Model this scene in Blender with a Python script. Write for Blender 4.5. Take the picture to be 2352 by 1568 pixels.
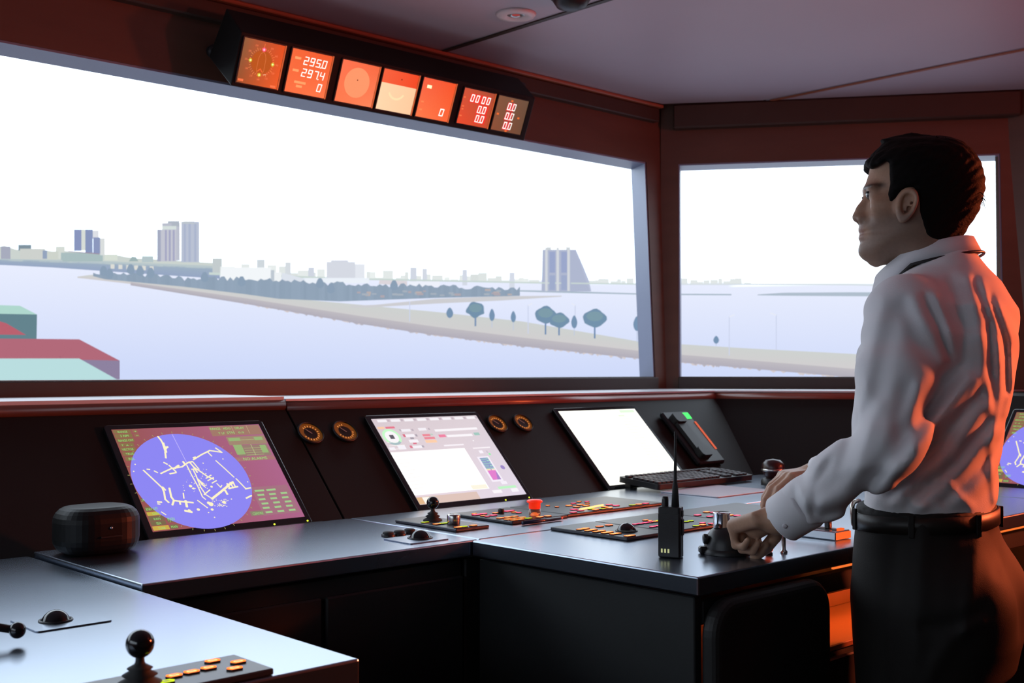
# Ship bridge simulator: console, projected harbour view, standing operator.
import bpy, math, random
import numpy as np
from mathutils import Vector, Matrix

for o in list(bpy.data.objects):
    bpy.data.objects.remove(o)
scene = bpy.context.scene
COL = scene.collection
random.seed(7)
rng = np.random.default_rng(7)

# ------------------------------------------------------------------ camera
F_PX, IMG_W, IMG_H = 2650.0, 2352.0, 1568.0
CAM_H = 1.34
PITCH = math.atan(66 / F_PX)
cam_data = bpy.data.cameras.new('camera')
cam_data.sensor_fit = 'HORIZONTAL'
cam_data.sensor_width = 36.0
cam_data.lens = 36.0 * F_PX / IMG_W
cam_data.clip_start = 0.02
cam_data.dof.use_dof = True
cam_data.dof.focus_distance = 2.1
cam_data.dof.aperture_fstop = 9.0
cam = bpy.data.objects.new('camera', cam_data)
cam.location = (0, 0, CAM_H)
cam.rotation_euler = (math.pi / 2 + PITCH, 0, 0)
COL.objects.link(cam)
scene.camera = cam

# ------------------------------------------------------------------ world, exposure
world = bpy.data.worlds.new('dark_hall')
world.use_nodes = True
world.node_tree.nodes['Background'].inputs[0].default_value = (0.010, 0.010, 0.014, 1)
world.node_tree.nodes['Background'].inputs[1].default_value = 0.5
scene.world = world
vs = scene.view_settings
vs.view_transform = 'Standard'
vs.look = 'None'
vs.exposure = 0.0
vs.gamma = 1.0
vs.use_curve_mapping = False

SKY_GAIN = 3.4        # the projected sky is brighter than the camera's white
RED_NIGHT_W = 17.0    # red night lamp on the side wall
FILL_UPLIGHT_W = 6.0      # added unseen red fill at the rear bulkhead
CEIL_RED_W = 0.9      # red downlights in the deckhead, the rear one added as fill

# ------------------------------------------------------------------ console frame (s along the front wall, t towards it)
A_DIR = math.atan(2824 / 2650)
U = np.array([math.sin(A_DIR), math.cos(A_DIR)])
N = np.array([-math.cos(A_DIR), math.sin(A_DIR)])
PHI = math.atan2(U[1], U[0])


def ray(x, y):
    a = (x - IMG_W / 2) / F_PX
    b = (IMG_H / 2 - y) / F_PX
    return np.array([a, math.cos(PITCH) - b * math.sin(PITCH), math.sin(PITCH) + b * math.cos(PITCH)])


CP = np.array([0, 0, CAM_H])


def onz(x, y, z):
    r = ray(x, y)
    return CP + r * ((z - CAM_H) / r[2])


O2 = onz(1101, 1238, 1.0)[:2]


def atd(x, y, d):
    r = ray(x, y)
    return CP + r * (d / r[1])


def W(s, t, z):
    p = O2 + s * U + t * N
    return np.array([p[0], p[1], z])


def ST(p):
    q = np.array(p[:2]) - O2
    return float(q @ U), float(q @ N)


def frame(s, t, z, rx=0.0, rz=0.0):
    return Matrix.Translation(Vector(W(s, t, z))) @ Matrix.Rotation(PHI + rz, 4, 'Z') @ Matrix.Rotation(rx, 4, 'X')


# ------------------------------------------------------------------ materials
def lin(c):
    return tuple(((v / 12.92) if v <= 0.04045 else ((v + 0.055) / 1.055) ** 2.4) for v in (x / 255.0 for x in c))


MATS = {}


def mat(name, rgb=(0.5, 0.5, 0.5), rough=0.5, metal=0.0, spec=0.5, bump=0.0, bump_scale=60.0, var=0.0, var_scale=6.0,
        rvar=0.0, coat=0.0, emit=None, estr=0.0, sub=0.0, stretch=(1, 1, 1), sheen=0.0, trans=0.0):
    if name in MATS:
        return MATS[name]
    m = bpy.data.materials.new(name)
    m.use_nodes = True
    nt = m.node_tree
    b = nt.nodes['Principled BSDF']
    b.inputs['Base Color'].default_value = (*rgb, 1)
    b.inputs['Roughness'].default_value = rough
    b.inputs['Metallic'].default_value = metal
    b.inputs['Specular IOR Level'].default_value = spec
    b.inputs['Coat Weight'].default_value = coat
    b.inputs['Sheen Weight'].default_value = sheen
    b.inputs['Transmission Weight'].default_value = trans
    if sub:
        b.inputs['Subsurface Weight'].default_value = sub
        b.inputs['Subsurface Radius'].default_value = (0.012, 0.005, 0.003)
        b.inputs['Subsurface Scale'].default_value = 1.0
    if emit is not None:
        b.inputs['Emission Color'].default_value = (*emit, 1)
        b.inputs['Emission Strength'].default_value = estr
    if bump or var or rvar:
        tc = nt.nodes.new('ShaderNodeTexCoord')
        mp = nt.nodes.new('ShaderNodeMapping')
        mp.inputs['Scale'].default_value = stretch
        nt.links.new(tc.outputs['Object'], mp.inputs['Vector'])
        if bump:
            n1 = nt.nodes.new('ShaderNodeTexNoise')
            n1.inputs['Scale'].default_value = bump_scale
            n1.inputs['Detail'].default_value = 4
            nt.links.new(mp.outputs[0], n1.inputs['Vector'])
            bp = nt.nodes.new('ShaderNodeBump')
            bp.inputs['Strength'].default_value = bump
            bp.inputs['Distance'].default_value = 0.004
            nt.links.new(n1.outputs['Fac'], bp.inputs['Height'])
            nt.links.new(bp.outputs[0], b.inputs['Normal'])
        if var or rvar:
            n2 = nt.nodes.new('ShaderNodeTexNoise')
            n2.inputs['Scale'].default_value = var_scale
            n2.inputs['Detail'].default_value = 5
            nt.links.new(mp.outputs[0], n2.inputs['Vector'])
            if var:
                mx = nt.nodes.new('ShaderNodeMix')
                mx.data_type = 'RGBA'
                lo = tuple(max(0, c * (1 - var)) for c in rgb)
                hi = tuple(min(1, c * (1 + var)) for c in rgb)
                mx.inputs[6].default_value = (*lo, 1)
                mx.inputs[7].default_value = (*hi, 1)
                nt.links.new(n2.outputs['Fac'], mx.inputs[0])
                nt.links.new(mx.outputs[2], b.inputs['Base Color'])
            if rvar:
                mr = nt.nodes.new('ShaderNodeMapRange')
                mr.inputs[3].default_value = max(0.02, rough - rvar)
                mr.inputs[4].default_value = min(1, rough + rvar)
                nt.links.new(n2.outputs['Fac'], mr.inputs[0])
                nt.links.new(mr.outputs[0], b.inputs['Roughness'])
    MATS[name] = m
    return m


def emat(name, rgb, strength=1.0):
    if name in MATS:
        return MATS[name]
    m = bpy.data.materials.new(name)
    m.use_nodes = True
    nt = m.node_tree
    nt.nodes.clear()
    out = nt.nodes.new('ShaderNodeOutputMaterial')
    e = nt.nodes.new('ShaderNodeEmission')
    e.inputs[0].default_value = (*rgb, 1)
    e.inputs[1].default_value = strength
    nt.links.new(e.outputs[0], out.inputs[0])
    MATS[name] = m
    return m


def col_emat(name, strength=1.0, gloss=False):
    """Emission that takes its picture from the mesh's colour attribute (a display)."""
    if name in MATS:
        return MATS[name]
    m = bpy.data.materials.new(name)
    m.use_nodes = True
    nt = m.node_tree
    at = nt.nodes.new('ShaderNodeVertexColor')
    at.layer_name = 'Col'
    if gloss:
        b = nt.nodes['Principled BSDF']
        b.inputs['Base Color'].default_value = (0.01, 0.01, 0.01, 1)
        b.inputs['Roughness'].default_value = 0.25
        b.inputs['Emission Strength'].default_value = strength
        nt.links.new(at.outputs[0], b.inputs['Emission Color'])
    else:
        nt.nodes.clear()
        at = nt.nodes.new('ShaderNodeVertexColor')
        at.layer_name = 'Col'
        out = nt.nodes.new('ShaderNodeOutputMaterial')
        e = nt.nodes.new('ShaderNodeEmission')
        e.inputs[1].default_value = strength
        nt.links.new(at.outputs[0], e.inputs[0])
        nt.links.new(e.outputs[0], out.inputs[0])
    MATS[name] = m
    return m


def M_wall():
    return mat('bulkhead_brown_laminate', (0.11, 0.055, 0.036), 0.42, spec=0.3, var=0.25, var_scale=3.0, bump=0.06, bump_scale=40, stretch=(1, 1, 6))


M_ceil = mat('deckhead_grey_panel', (0.46, 0.42, 0.46), 0.5, spec=0.35, var=0.12, var_scale=1.2, bump=0.05, bump_scale=30)
M_black = mat('black_plastic', (0.012, 0.012, 0.013), 0.42, bump=0.05, bump_scale=300, rvar=0.05)
M_gloss = mat('black_gloss', (0.008, 0.008, 0.009), 0.14, spec=0.6, rvar=0.03)
M_panel = mat('console_panel_dark', (0.010, 0.009, 0.0075), 0.55, spec=0.2, bump=0.05, bump_scale=220, var=0.15)
M_top = mat('console_worktop_satin', (0.335, 0.385, 0.47), 0.27, metal=1.0, var=0.05, var_scale=3, rvar=0.015)
M_cab = mat('console_cabinet_dark', (0.014, 0.016, 0.017), 0.55, bump=0.05, bump_scale=150, var=0.2)
M_steel = mat('brushed_steel', (0.55, 0.56, 0.58), 0.22, metal=1.0, rvar=0.06, var=0.05)
M_chrome = mat('chrome', (0.8, 0.8, 0.82), 0.08, metal=1.0, rvar=0.02)
M_rubber = mat('black_rubber', (0.015, 0.015, 0.015), 0.7, bump=0.1, bump_scale=200)
M_redtrim = mat('red_brown_trim', (0.24, 0.06, 0.04), 0.25, spec=0.6, var=0.15, rvar=0.04)
M_keypad = mat('keypad_plate', (0.030, 0.032, 0.038), 0.36, spec=0.6, rvar=0.04, var=0.1)


# ------------------------------------------------------------------ mesh builder
class MB:
    def __init__(self):
        self.v, self.f, self.m, self.c, self.sm = [], [], [], [], []

    def add(self, verts, faces, mi=0, col=None, smooth=False, M=None):
        k = len(self.v)
        for p in verts:
            if M is not None:
                p = M @ Vector(p)
            self.v.append(tuple(p))
        for fc in faces:
            self.f.append(tuple(i + k for i in fc))
            self.m.append(mi)
            self.c.append(col)
            self.sm.append(smooth)
        return self

    def box(self, x0, x1, y0, y1, z0, z1, mi=0, bev=0.0, M=None, col=None):
        if bev <= 0:
            v = [(x, y, z) for z in (z0, z1) for y in (y0, y1) for x in (x0, x1)]
            fs = [(0, 2, 3, 1), (4, 5, 7, 6), (0, 1, 5, 4), (2, 6, 7, 3), (0, 4, 6, 2), (1, 3, 7, 5)]
            return self.add(v, fs, mi, col, M=M)
        b = min(bev, (x1 - x0) / 2.01, (y1 - y0) / 2.01, (z1 - z0) / 2.01)
        xs, ys, zs = (x0, x1), (y0, y1), (z0, z1)
        v, idx = [], {}
        for i in (0, 1):
            for j in (0, 1):
                for k in (0, 1):
                    sx, sy, sz = (1 if i == 0 else -1), (1 if j == 0 else -1), (1 if k == 0 else -1)
                    idx[i, j, k, 'x'] = len(v); v.append((xs[i], ys[j] + sy * b, zs[k] + sz * b))
                    idx[i, j, k, 'y'] = len(v); v.append((xs[i] + sx * b, ys[j], zs[k] + sz * b))
                    idx[i, j, k, 'z'] = len(v); v.append((xs[i] + sx * b, ys[j] + sy * b, zs[k]))
        fs = []
        for i in (0, 1):
            q = [idx[i, 0, 0, 'x'], idx[i, 1, 0, 'x'], idx[i, 1, 1, 'x'], idx[i, 0, 1, 'x']]
            fs.append(q if i else q[::-1])
            q = [idx[0, i, 0, 'y'], idx[0, i, 1, 'y'], idx[1, i, 1, 'y'], idx[1, i, 0, 'y']]
            fs.append(q if i else q[::-1])
            q = [idx[0, 0, i, 'z'], idx[1, 0, i, 'z'], idx[1, 1, i, 'z'], idx[0, 1, i, 'z']]
            fs.append(q if i else q[::-1])
        for i in (0, 1):
            for j in (0, 1):
                fs.append((idx[i, j, 0, 'x'], idx[i, j, 1, 'x'], idx[i, j, 1, 'y'], idx[i, j, 0, 'y']))
                fs.append((idx[i, 0, j, 'x'], idx[i, 1, j, 'x'], idx[i, 1, j, 'z'], idx[i, 0, j, 'z']))
                fs.append((idx[0, i, j, 'y'], idx[1, i, j, 'y'], idx[1, i, j, 'z'], idx[0, i, j, 'z']))
                for k in (0, 1):
                    fs.append((idx[i, j, k, 'x'], idx[i, j, k, 'y'], idx[i, j, k, 'z']))
        return self.add(v, fs, mi, col, M=M)

    def prism(self, poly, z0, z1, mi=0, M=None, col=None, smooth=False):
        n = len(poly)
        v = [(x, y, z0) for x, y in poly] + [(x, y, z1) for x, y in poly]
        fs = [tuple(range(n))[::-1], tuple(range(n, 2 * n))]
        fs += [(i, (i + 1) % n, n + (i + 1) % n, n + i) for i in range(n)]
        return self.add(v, fs, mi, col, smooth, M)

    def lathe(self, prof, seg=32, mi=0, M=None, smooth=True, cap=True, col=None):
        """prof: list of (r, z)"""
        v, fs = [], []
        for r, z in prof:
            for k in range(seg):
                a = 2 * math.pi * k / seg
                v.append((r * math.cos(a), r * math.sin(a), z))
        for i in range(len(prof) - 1):
            for k in range(seg):
                a, b = i * seg + k, i * seg + (k + 1) % seg
                fs.append((a, b, b + seg, a + seg))
        self.add(v, fs, mi, col, smooth, M)
        if cap:
            if prof[0][0] > 1e-5:
                self.add(v[:seg], [tuple(range(seg))[::-1]], mi, col, False, M)
            if prof[-1][0] > 1e-5:
                self.add(v[-seg:], [tuple(range(seg))], mi, col, False, M)
        return self

    def sphere(self, c, r, seg=32, rings=16, mi=0, M=None, squash=1.0, zmin=-1.0):
        prof = []
        for i in range(rings + 1):
            a = -math.pi / 2 + math.pi * i / rings
            if math.sin(a) < zmin - 1e-6:
                continue
            prof.append((max(1e-5, r * math.cos(a)), r * squash * math.sin(a)))
        T = Matrix.Translation(Vector(c))
        return self.lathe(prof, seg, mi, (M @ T) if M is not None else T, cap=zmin > -1)

    def tube(self, pts, rad, seg=10, mi=0, M=None, cap=True, smooth=True):
        pts = [Vector(p) for p in pts]
        n = len(pts)
        rads = rad if hasattr(rad, '__len__') else [rad] * n
        v, fs = [], []
        tan0 = (pts[1] - pts[0]).normalized()
        up = Vector((0, 0, 1)) if abs(tan0.z) < 0.9 else Vector((1, 0, 0))
        side = tan0.cross(up).normalized()
        for i, p in enumerate(pts):
            tg = (pts[min(i + 1, n - 1)] - pts[max(i - 1, 0)]).normalized()
            side = (side - tg * side.dot(tg)).normalized()
            bn = tg.cross(side)
            for k in range(seg):
                a = 2 * math.pi * k / seg
                v.append(p + (side * math.cos(a) + bn * math.sin(a)) * rads[i])
        for i in range(n - 1):
            for k in range(seg):
                a, b = i * seg + k, i * seg + (k + 1) % seg
                fs.append((a, b, b + seg, a + seg))
        if cap:
            fs.append(tuple(range(seg))[::-1])
            fs.append(tuple(range((n - 1) * seg, n * seg)))
        return self.add(v, fs, mi, None, smooth, M)

    def build(self, name, mats, parent=None, M=None, colors=False):
        me = bpy.data.meshes.new(name)
        me.from_pydata(self.v, [], self.f)
        if not isinstance(mats, (list, tuple)):
            mats = [mats]
        for m in mats:
            me.materials.append(m)
        me.polygons.foreach_set('material_index', self.m)
        me.polygons.foreach_set('use_smooth', self.sm)
        if colors:
            ca = me.color_attributes.new('Col', 'FLOAT_COLOR', 'CORNER')
            data = []
            for fc, c in zip(self.f, self.c):
                if c is None:
                    c = (0, 0, 0)
                if hasattr(c[0], '__len__'):
                    for q in c:
                        data += [q[0], q[1], q[2], 1]
                else:
                    data += [c[0], c[1], c[2], 1] * len(fc)
            ca.data.foreach_set('color', data)
        me.update()
        return link(name, me, parent, M)


def link(name, me, parent=None, M=None):
    o = bpy.data.objects.new(name, me)
    COL.objects.link(o)
    if parent is not None:
        o.parent = parent
    if M is not None:
        o.matrix_basis = M
    return o


def thing(name, label, cat, M, group=None):
    o = bpy.data.objects.new(name, None)
    o.empty_display_size = 0.05
    COL.objects.link(o)
    o.matrix_basis = M if isinstance(M, Matrix) else Matrix.Translation(Vector(M))
    return tag(o, label, cat, group)


def tag(o, label, cat, group=None):
    o['label'] = label
    o['category'] = cat
    if group:
        o['group'] = group
    return o


def struct(o):
    o['kind'] = 'structure'
    return o


def copy_tree(o, parent=None):
    c = o.copy()
    COL.objects.link(c)
    if parent is not None:
        c.parent = parent
    for ch in [x for x in bpy.data.objects if x.parent == o]:
        copy_tree(ch, c)
    return c


def disc(r, n=24, cx=0, cy=0, a0=0.0):
    return [(cx + r * math.cos(a0 + 2 * math.pi * k / n), cy + r * math.sin(a0 + 2 * math.pi * k / n)) for k in range(n)]


def rrect(x0, x1, y0, y1, r, n=5):
    pts = []
    for cx, cy, a in ((x1 - r, y1 - r, 0), (x0 + r, y1 - r, 90), (x0 + r, y0 + r, 180), (x1 - r, y0 + r, 270)):
        for k in range(n + 1):
            q = math.radians(a + 90 * k / n)
            pts.append((cx + r * math.cos(q), cy + r * math.sin(q)))
    return pts

# ================================================================== ROOM SHELL
Z_SILL, Z_HEAD, Z_CEIL = 1.309, 2.152, 2.38
T_WALL, S_COR = 1.125, 1.97
LEAN = 0.05
B3 = W(S_COR, T_WALL, 0)
DIAG = np.array([0.983, -0.186]); DIAG = DIAG / np.linalg.norm(DIAG)
PSI = math.atan2(DIAG[1], DIAG[0])
D_LEN = 1.33
C3 = B3 + np.array([DIAG[0] * D_LEN, DIAG[1] * D_LEN, 0])
C_S, C_T = ST(C3)
S_LEFT, T_BACK = -3.3, -3.3
WT = 0.13


def lean_verts(mb, k, zs=Z_SILL):
    mb.v = [(x, y + max(0.0, min(z, Z_HEAD + 0.17) - zs) * k, z) for x, y, z in mb.v]
    return mb


M_dark_corn = mat('cornice_dark', (0.05, 0.032, 0.022), 0.5, spec=0.3, var=0.2, bump=0.05)
M_floor = mat('dark_deck_carpet', (0.020, 0.020, 0.024), 0.9, bump=0.4, bump_scale=250, var=0.3, var_scale=30)
M_seam = mat('ceiling_seam_batten', (0.32, 0.10, 0.045), 0.45, var=0.15)

fr = frame(0, 0, 0)
# floor
mb = MB()
mb.prism([(S_LEFT - .13, T_BACK - .13), (C_S + .13, T_BACK - .13), (C_S + .13, C_T), (S_COR, T_WALL + .2), (S_LEFT - .13, T_WALL + .2)], -0.08, 0.0)
struct(mb.build('floor', M_floor, M=fr))

# front wall with the long window opening
W1S0, W1S1 = -2.9, 1.905
mb = MB()
mb.box(S_LEFT, S_COR + .06, T_WALL, T_WALL + WT, 0, Z_SILL)
mb.box(S_LEFT, S_COR + .10, T_WALL, T_WALL + WT, Z_HEAD, 2.46)
mb.box(S_LEFT, W1S0, T_WALL, T_WALL + WT, Z_SILL, Z_HEAD)
SPL = .066
mb.prism([(W1S1, T_WALL), (S_COR + .03, T_WALL), (S_COR + .12, T_WALL + WT), (W1S1 + SPL, T_WALL + WT)], Z_SILL, Z_HEAD)
lean_verts(mb, LEAN)
struct(mb.build('wall_front', M_wall(), M=fr))

# angled wall with the second window
fd = Matrix.Translation(Vector(B3)) @ Matrix.Rotation(PSI, 4, 'Z')
W2A, W2B = 0.048, 1.243
mb = MB()
mb.box(-.02, D_LEN + .05, 0, WT, 0, Z_SILL)
mb.box(-.02, D_LEN + .05, 0, WT, Z_HEAD, 2.46)
mb.box(-.02, W2A, 0, WT, Z_SILL, Z_HEAD)
mb.prism([(W2B, 0), (D_LEN + .05, 0), (D_LEN + .05, WT), (W2B + .082, WT)], Z_SILL, Z_HEAD)
lean_verts(mb, 0.045)
struct(mb.build('wall_right', M_wall(), M=fd))

mb = MB()
mb.box(C_S, C_S + .12, T_BACK, C_T + .12, 0, 2.46)
struct(mb.build('wall_side', M_wall(), M=fr))
mb = MB()
mb.box(S_LEFT, C_S + .12, T_BACK - .12, T_BACK, 0, 2.46)
struct(mb.build('wall_back', M_wall(), M=fr))
mb = MB()
W3A, W3B = -2.4, .85  # opening added to let fill in from the left
mb.box(S_LEFT - WT, S_LEFT, T_BACK - .12, T_WALL + WT, 0, Z_SILL)
mb.box(S_LEFT - WT, S_LEFT, T_BACK - .12, T_WALL + WT, Z_HEAD, 2.46)
mb.box(S_LEFT - WT, S_LEFT, T_BACK - .12, W3A, Z_SILL, Z_HEAD)
mb.box(S_LEFT - WT, S_LEFT, W3B, T_WALL + WT, Z_SILL, Z_HEAD)
struct(mb.build('wall_left', M_wall(), M=fr))

# window linings: pale painted steel reveals that catch the light of the screen
M_reveal = mat('window_lining_paint', (0.20, 0.225, 0.31), 0.45, spec=0.4, var=0.08, bump=0.03)
M_frame = mat('window_frame_dark', (0.035, 0.026, 0.022), 0.45, var=0.15)


def window(name, fm, a, b, k, wall_t, spl=0.0):
    e = bpy.data.objects.new(name, None)
    COL.objects.link(e)
    e.matrix_basis = fm
    struct(e)
    y0, y1 = wall_t + 0.004, wall_t + WT - 0.002
    th = 0.006
    for nm, bx in (('lining_head', (a, b, y0, y1, Z_HEAD - th, Z_HEAD)),
                   ('lining_jamb', (b - th, b, y0, y1, Z_SILL, Z_HEAD - th)),
                   ('lining_jamb', (a, a + th, y0, y1, Z_SILL, Z_HEAD - th))):
        m_ = MB().box(*bx)
        if spl and bx[0] > 0.5:
            m_.v = [(x + spl * (y - y0) / WT, y, z) for x, y, z in m_.v]
        elif spl and nm == 'lining_head':
            m_.v = [(x + (spl * (y - y0) / WT if x > 0.5 else 0), y, z) for x, y, z in m_.v]
        lean_verts(m_, k).build(nm, M_reveal, e)
    m_ = MB().box(a, b, y0, y1, Z_SILL, Z_SILL + th)
    lean_verts(m_, k).build('window_sill', M_frame, e)
    m_ = MB().box(a, b, wall_t - 0.018, wall_t, Z_SILL - 0.045, Z_SILL + 0.004, bev=0.003)
    m_.build('sill_rail', M_frame, e)
    return e


window('window_1', fr, W1S0, W1S1, LEAN, T_WALL, SPL)
window('fill_window', fr @ Matrix.Translation((S_LEFT, 0, 0)) @ Matrix.Rotation(math.pi / 2, 4, 'Z'), W3A, W3B, 0.0, 0.0)  # added unseen window: screen light through it fills the person's near side
window('window_2', fd, W2A, W2B, 0.045, 0.0, .082)

# deckhead: slab, panel strips and battens
e = bpy.data.objects.new('ceiling', None)
COL.objects.link(e)
e.matrix_basis = fr
struct(e)
mb = MB()
mb.prism([(S_LEFT - .13, T_BACK - .13), (C_S + .13, T_BACK - .13), (C_S + .13, C_T + .1), (S_COR + .1, T_WALL + .3), (S_LEFT - .13, T_WALL + .3)], 2.40, 2.47)
mb.build('ceiling_slab', M_frame, e)
seams = [-3.29, -1.85, -0.5, 0.845, 2.19, C_S - .005]
slope = (C_T - T_WALL) / (C_S - S_COR)
tw = T_WALL + 0.045
for a, b in zip(seams[:-1], seams[1:]):
    a2, b2 = a + .006, b - .006
    poly = [(a2, T_BACK + .005), (b2, T_BACK + .005)]
    if b2 > S_COR:
        poly.append((b2, T_WALL + (b2 - S_COR) * slope - .012))
        poly.append((max(a2, S_COR - .02), T_WALL + (max(a2, S_COR) - S_COR) * slope - .002))
    else:
        poly.append((b2, tw))
    if a2 < S_COR:
        poly.append((a2, tw))
    MB().prism(poly, Z_CEIL, 2.40).build('ceiling_panel', M_ceil, e)
for s_ in seams[1:-1]:
    tend = tw if s_ < S_COR else T_WALL + (s_ - S_COR) * slope - .03
    MB().box(s_ + (.004 if s_ > 2 else -.009), s_ + (.022 if s_ > 2 else .009), T_BACK + .01, tend, Z_CEIL - .004, Z_CEIL - .0005).build('batten', M_seam if s_ > 2 else M_dark_corn, e)

# cornices
mb = MB().box(S_LEFT + .01, S_COR - .015, T_WALL + .015, T_WALL + .06, 2.312, Z_CEIL - .014, bev=.004)
struct(mb.build('trim_1', M_dark_corn, M=fr))
mb = MB().box(S_LEFT + .01, S_COR - .005, T_WALL + .002, T_WALL + .055, Z_CEIL - .013, Z_CEIL - .001, bev=.003)
struct(mb.build('trim_2', M_seam, M=fr))
mb = MB().box(.03, D_LEN - .02, -.01, .045, 2.285, Z_CEIL - .002, bev=.006)
struct(mb.build('trim_3', M_dark_corn, M=fd))

# ================================================================== PROJECTION SCREEN (curved, outside the windows)
SC, SR = np.array([0.2, 1.5]), 4.6
Z0S, Z1S = -1.0, 4.6


def on_screen(x, y, off=0.0):
    r = ray(x, y)
    d = r[:2]
    a = d @ d
    b = -2 * (d @ SC)
    c = SC @ SC - (SR - off) ** 2
    k = (-b + math.sqrt(b * b - 4 * a * c)) / (2 * a)
    return CP + r * k


def to_px(p):
    q = np.asarray(p) - CP
    dep = q[1] * math.cos(PITCH) + q[2] * math.sin(PITCH)
    up = -q[1] * math.sin(PITCH) + q[2] * math.cos(PITCH)
    return IMG_W / 2 + F_PX * q[0] / dep, IMG_H / 2 - F_PX * up / dep


def horizon_y(x):
    return float(np.interp(x, [0, 700, 1200, 1500, 2352], [606, 632, 644, 650, 652]))


scr = thing('projection_screen', 'tall curved projection screen showing a bright harbour view outside the windows', 'screen', (SC[0], SC[1], Z0S))
mb = MB()
nphi, nz = 170, 64
ph = np.linspace(math.radians(-28), math.radians(262), nphi)
zz = np.concatenate([np.linspace(Z0S, 1.2, 14)[:-1], np.linspace(1.2, 2.4, nz), np.linspace(2.4, Z1S, 8)[1:]])
vs_ = [(SR * math.cos(a), SR * math.sin(a), z - Z0S) for z in zz for a in ph]


def screen_col(a, z):
    p = np.array([SC[0] + SR * math.cos(a), SC[1] + SR * math.sin(a), z])
    dy = max(p[1], 1.2)
    x = float(np.clip(1176 + F_PX * p[0] / dy, 0, 2352))
    zh = on_screen(x, horizon_y(x))[2]
    dz = z - zh
    if dz >= 0:
        g = min(1.0, 0.62 + dz * 0.9)
        tint = np.array([0.76, 0.88, 1.0])
        return tuple(tint * SKY_GAIN * g)
    k = min(1.0, -dz / 0.50)
    c0, c1 = np.array(lin((233, 238, 255))), np.array(lin((207, 218, 250)))
    return tuple(c0 + (c1 - c0) * k)


cols = [screen_col(a, z) for z in zz for a in ph]
for j in range(len(zz) - 1):
    for i in range(nphi - 1):
        q = (j * nphi + i, j * nphi + i + 1, (j + 1) * nphi + i + 1, (j + 1) * nphi + i)
        mb.f.append(q[::-1]); mb.m.append(0); mb.sm.append(True)
        mb.c.append([cols[k] for k in q[::-1]])
mb.v = vs_
M_scr = col_emat('projected_picture', 1.0)
mb.build('screen_surface', M_scr, scr, colors=True)


class Layer(MB):
    """Flat picture shapes lying on the screen surface, given in photo pixels."""

    def __init__(self, off):
        super().__init__()
        self.off = off

    def poly(self, pts, c):
        v = [on_screen(x, y, self.off) - np.array([SC[0], SC[1], Z0S]) for x, y in pts]
        self.add(v, [tuple(range(len(v)))], 0, lin(c))
        self.off += .00012

    def rect(self, x0, y0, x1, y1, c):
        self.poly([(x0, y1), (x1, y1), (x1, y0), (x0, y0)], c)

    def strip(self, top, bot, c, c2=None, step=14):
        xs = np.arange(top[0][0], top[-1][0] + .1, step)
        if xs[-1] < top[-1][0]:
            xs = np.append(xs, top[-1][0])
        ty = np.interp(xs, [p[0] for p in top], [p[1] for p in top])
        by = np.interp(xs, [p[0] for p in bot], [p[1] for p in bot])
        c2 = c2 or c
        for i in range(len(xs) - 1):
            pts = [(xs[i], by[i]), (xs[i + 1], by[i + 1]), (xs[i + 1], ty[i + 1]), (xs[i], ty[i])]
            v = [on_screen(x, y, self.off) - np.array([SC[0], SC[1], Z0S]) for x, y in pts]
            self.add(v, [(0, 1, 2, 3)], 0, [lin(c2), lin(c2), lin(c), lin(c)])

    def done(self, name):
        return self.build(name, M_scr, scr, colors=True)


rs = random.Random(3)
L = Layer(.004)   # hazy distant skyline
x = 480
while x < 1235:
    w_ = rs.uniform(8, 26)
    base = np.interp(x, [480, 800, 1240], [628, 641, 651])
    top = base - rs.uniform(5, 22) * (1.25 if x < 700 else 1)
    g = rs.uniform(224, 243)
    L.rect(x, top, x + w_, base, (g - 6, g, g - 1))
    x += w_ + rs.uniform(-3, 6)
for x0, t0, x1, c in [(708, 614, 722, (208, 214, 226)), (590, 596, 608, (208, 216, 222)), (655, 602, 668, (214, 220, 226)), (942, 614, 957, (210, 216, 228)),
                      (970, 617, 981, (212, 218, 229)), (1062, 619, 1073, (212, 218, 230)), (1170, 626, 1182, (214, 220, 232)), (488, 593, 510, (196, 204, 206))]:
    L.rect(x0, t0, x1, t0 + 36, c)
x = 1350
while x < 1712:
    w_ = rs.uniform(6, 18)
    L.rect(x, 651 - rs.uniform(2, 13), x + w_, 652, (226, 232, 232))
    x += w_ + rs.uniform(-2, 7)
L.strip([(480, 625), (800, 638), (1240, 648), (1500, 651)], [(480, 631), (800, 642), (1240, 651), (1500, 654)], (202, 216, 212))
L.strip([(1550, 651), (1950, 651), (2310, 660)], [(1550, 654), (1950, 655), (2310, 664)], (216, 224, 230))
L.done('distant_skyline_image')

L = Layer(.007)   # left shore and low-rise city
L.strip([(-620, 572), (-300, 566), (-60, 570), (0, 567), (14, 563), (26, 570), (42, 574), (60, 575), (104, 572), (112, 578), (150, 576), (236, 584), (270, 586), (300, 592), (500, 604)],
        [(-620, 600), (0, 600), (236, 604), (500, 622)], (204, 212, 208))
L.rect(0, 566, 24, 600, (168, 172, 190)); L.rect(42, 562, 72, 575, (128, 146, 158)); L.rect(46, 571, 104, 598, (206, 210, 206))
L.rect(97, 575, 108, 594, (148, 164, 190)); L.rect(128, 566, 149, 594, (214, 220, 214)); L.rect(110, 577, 134, 596, (206, 212, 204))
L.rect(240, 584, 270, 598, (216, 224, 214)); L.poly([(296, 600), (318, 600), (312, 590), (303, 589)], (160, 180, 182)); L.rect(326, 588, 352, 602, (182, 198, 202))
L.rect(140, 580, 236, 600, (170, 190, 192))
L.strip([(-620, 590), (0, 596), (200, 602), (505, 616)], [(-620, 602), (0, 608), (120, 614), (235, 622), (505, 640)], (158, 176, 194), (150, 166, 196))
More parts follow.
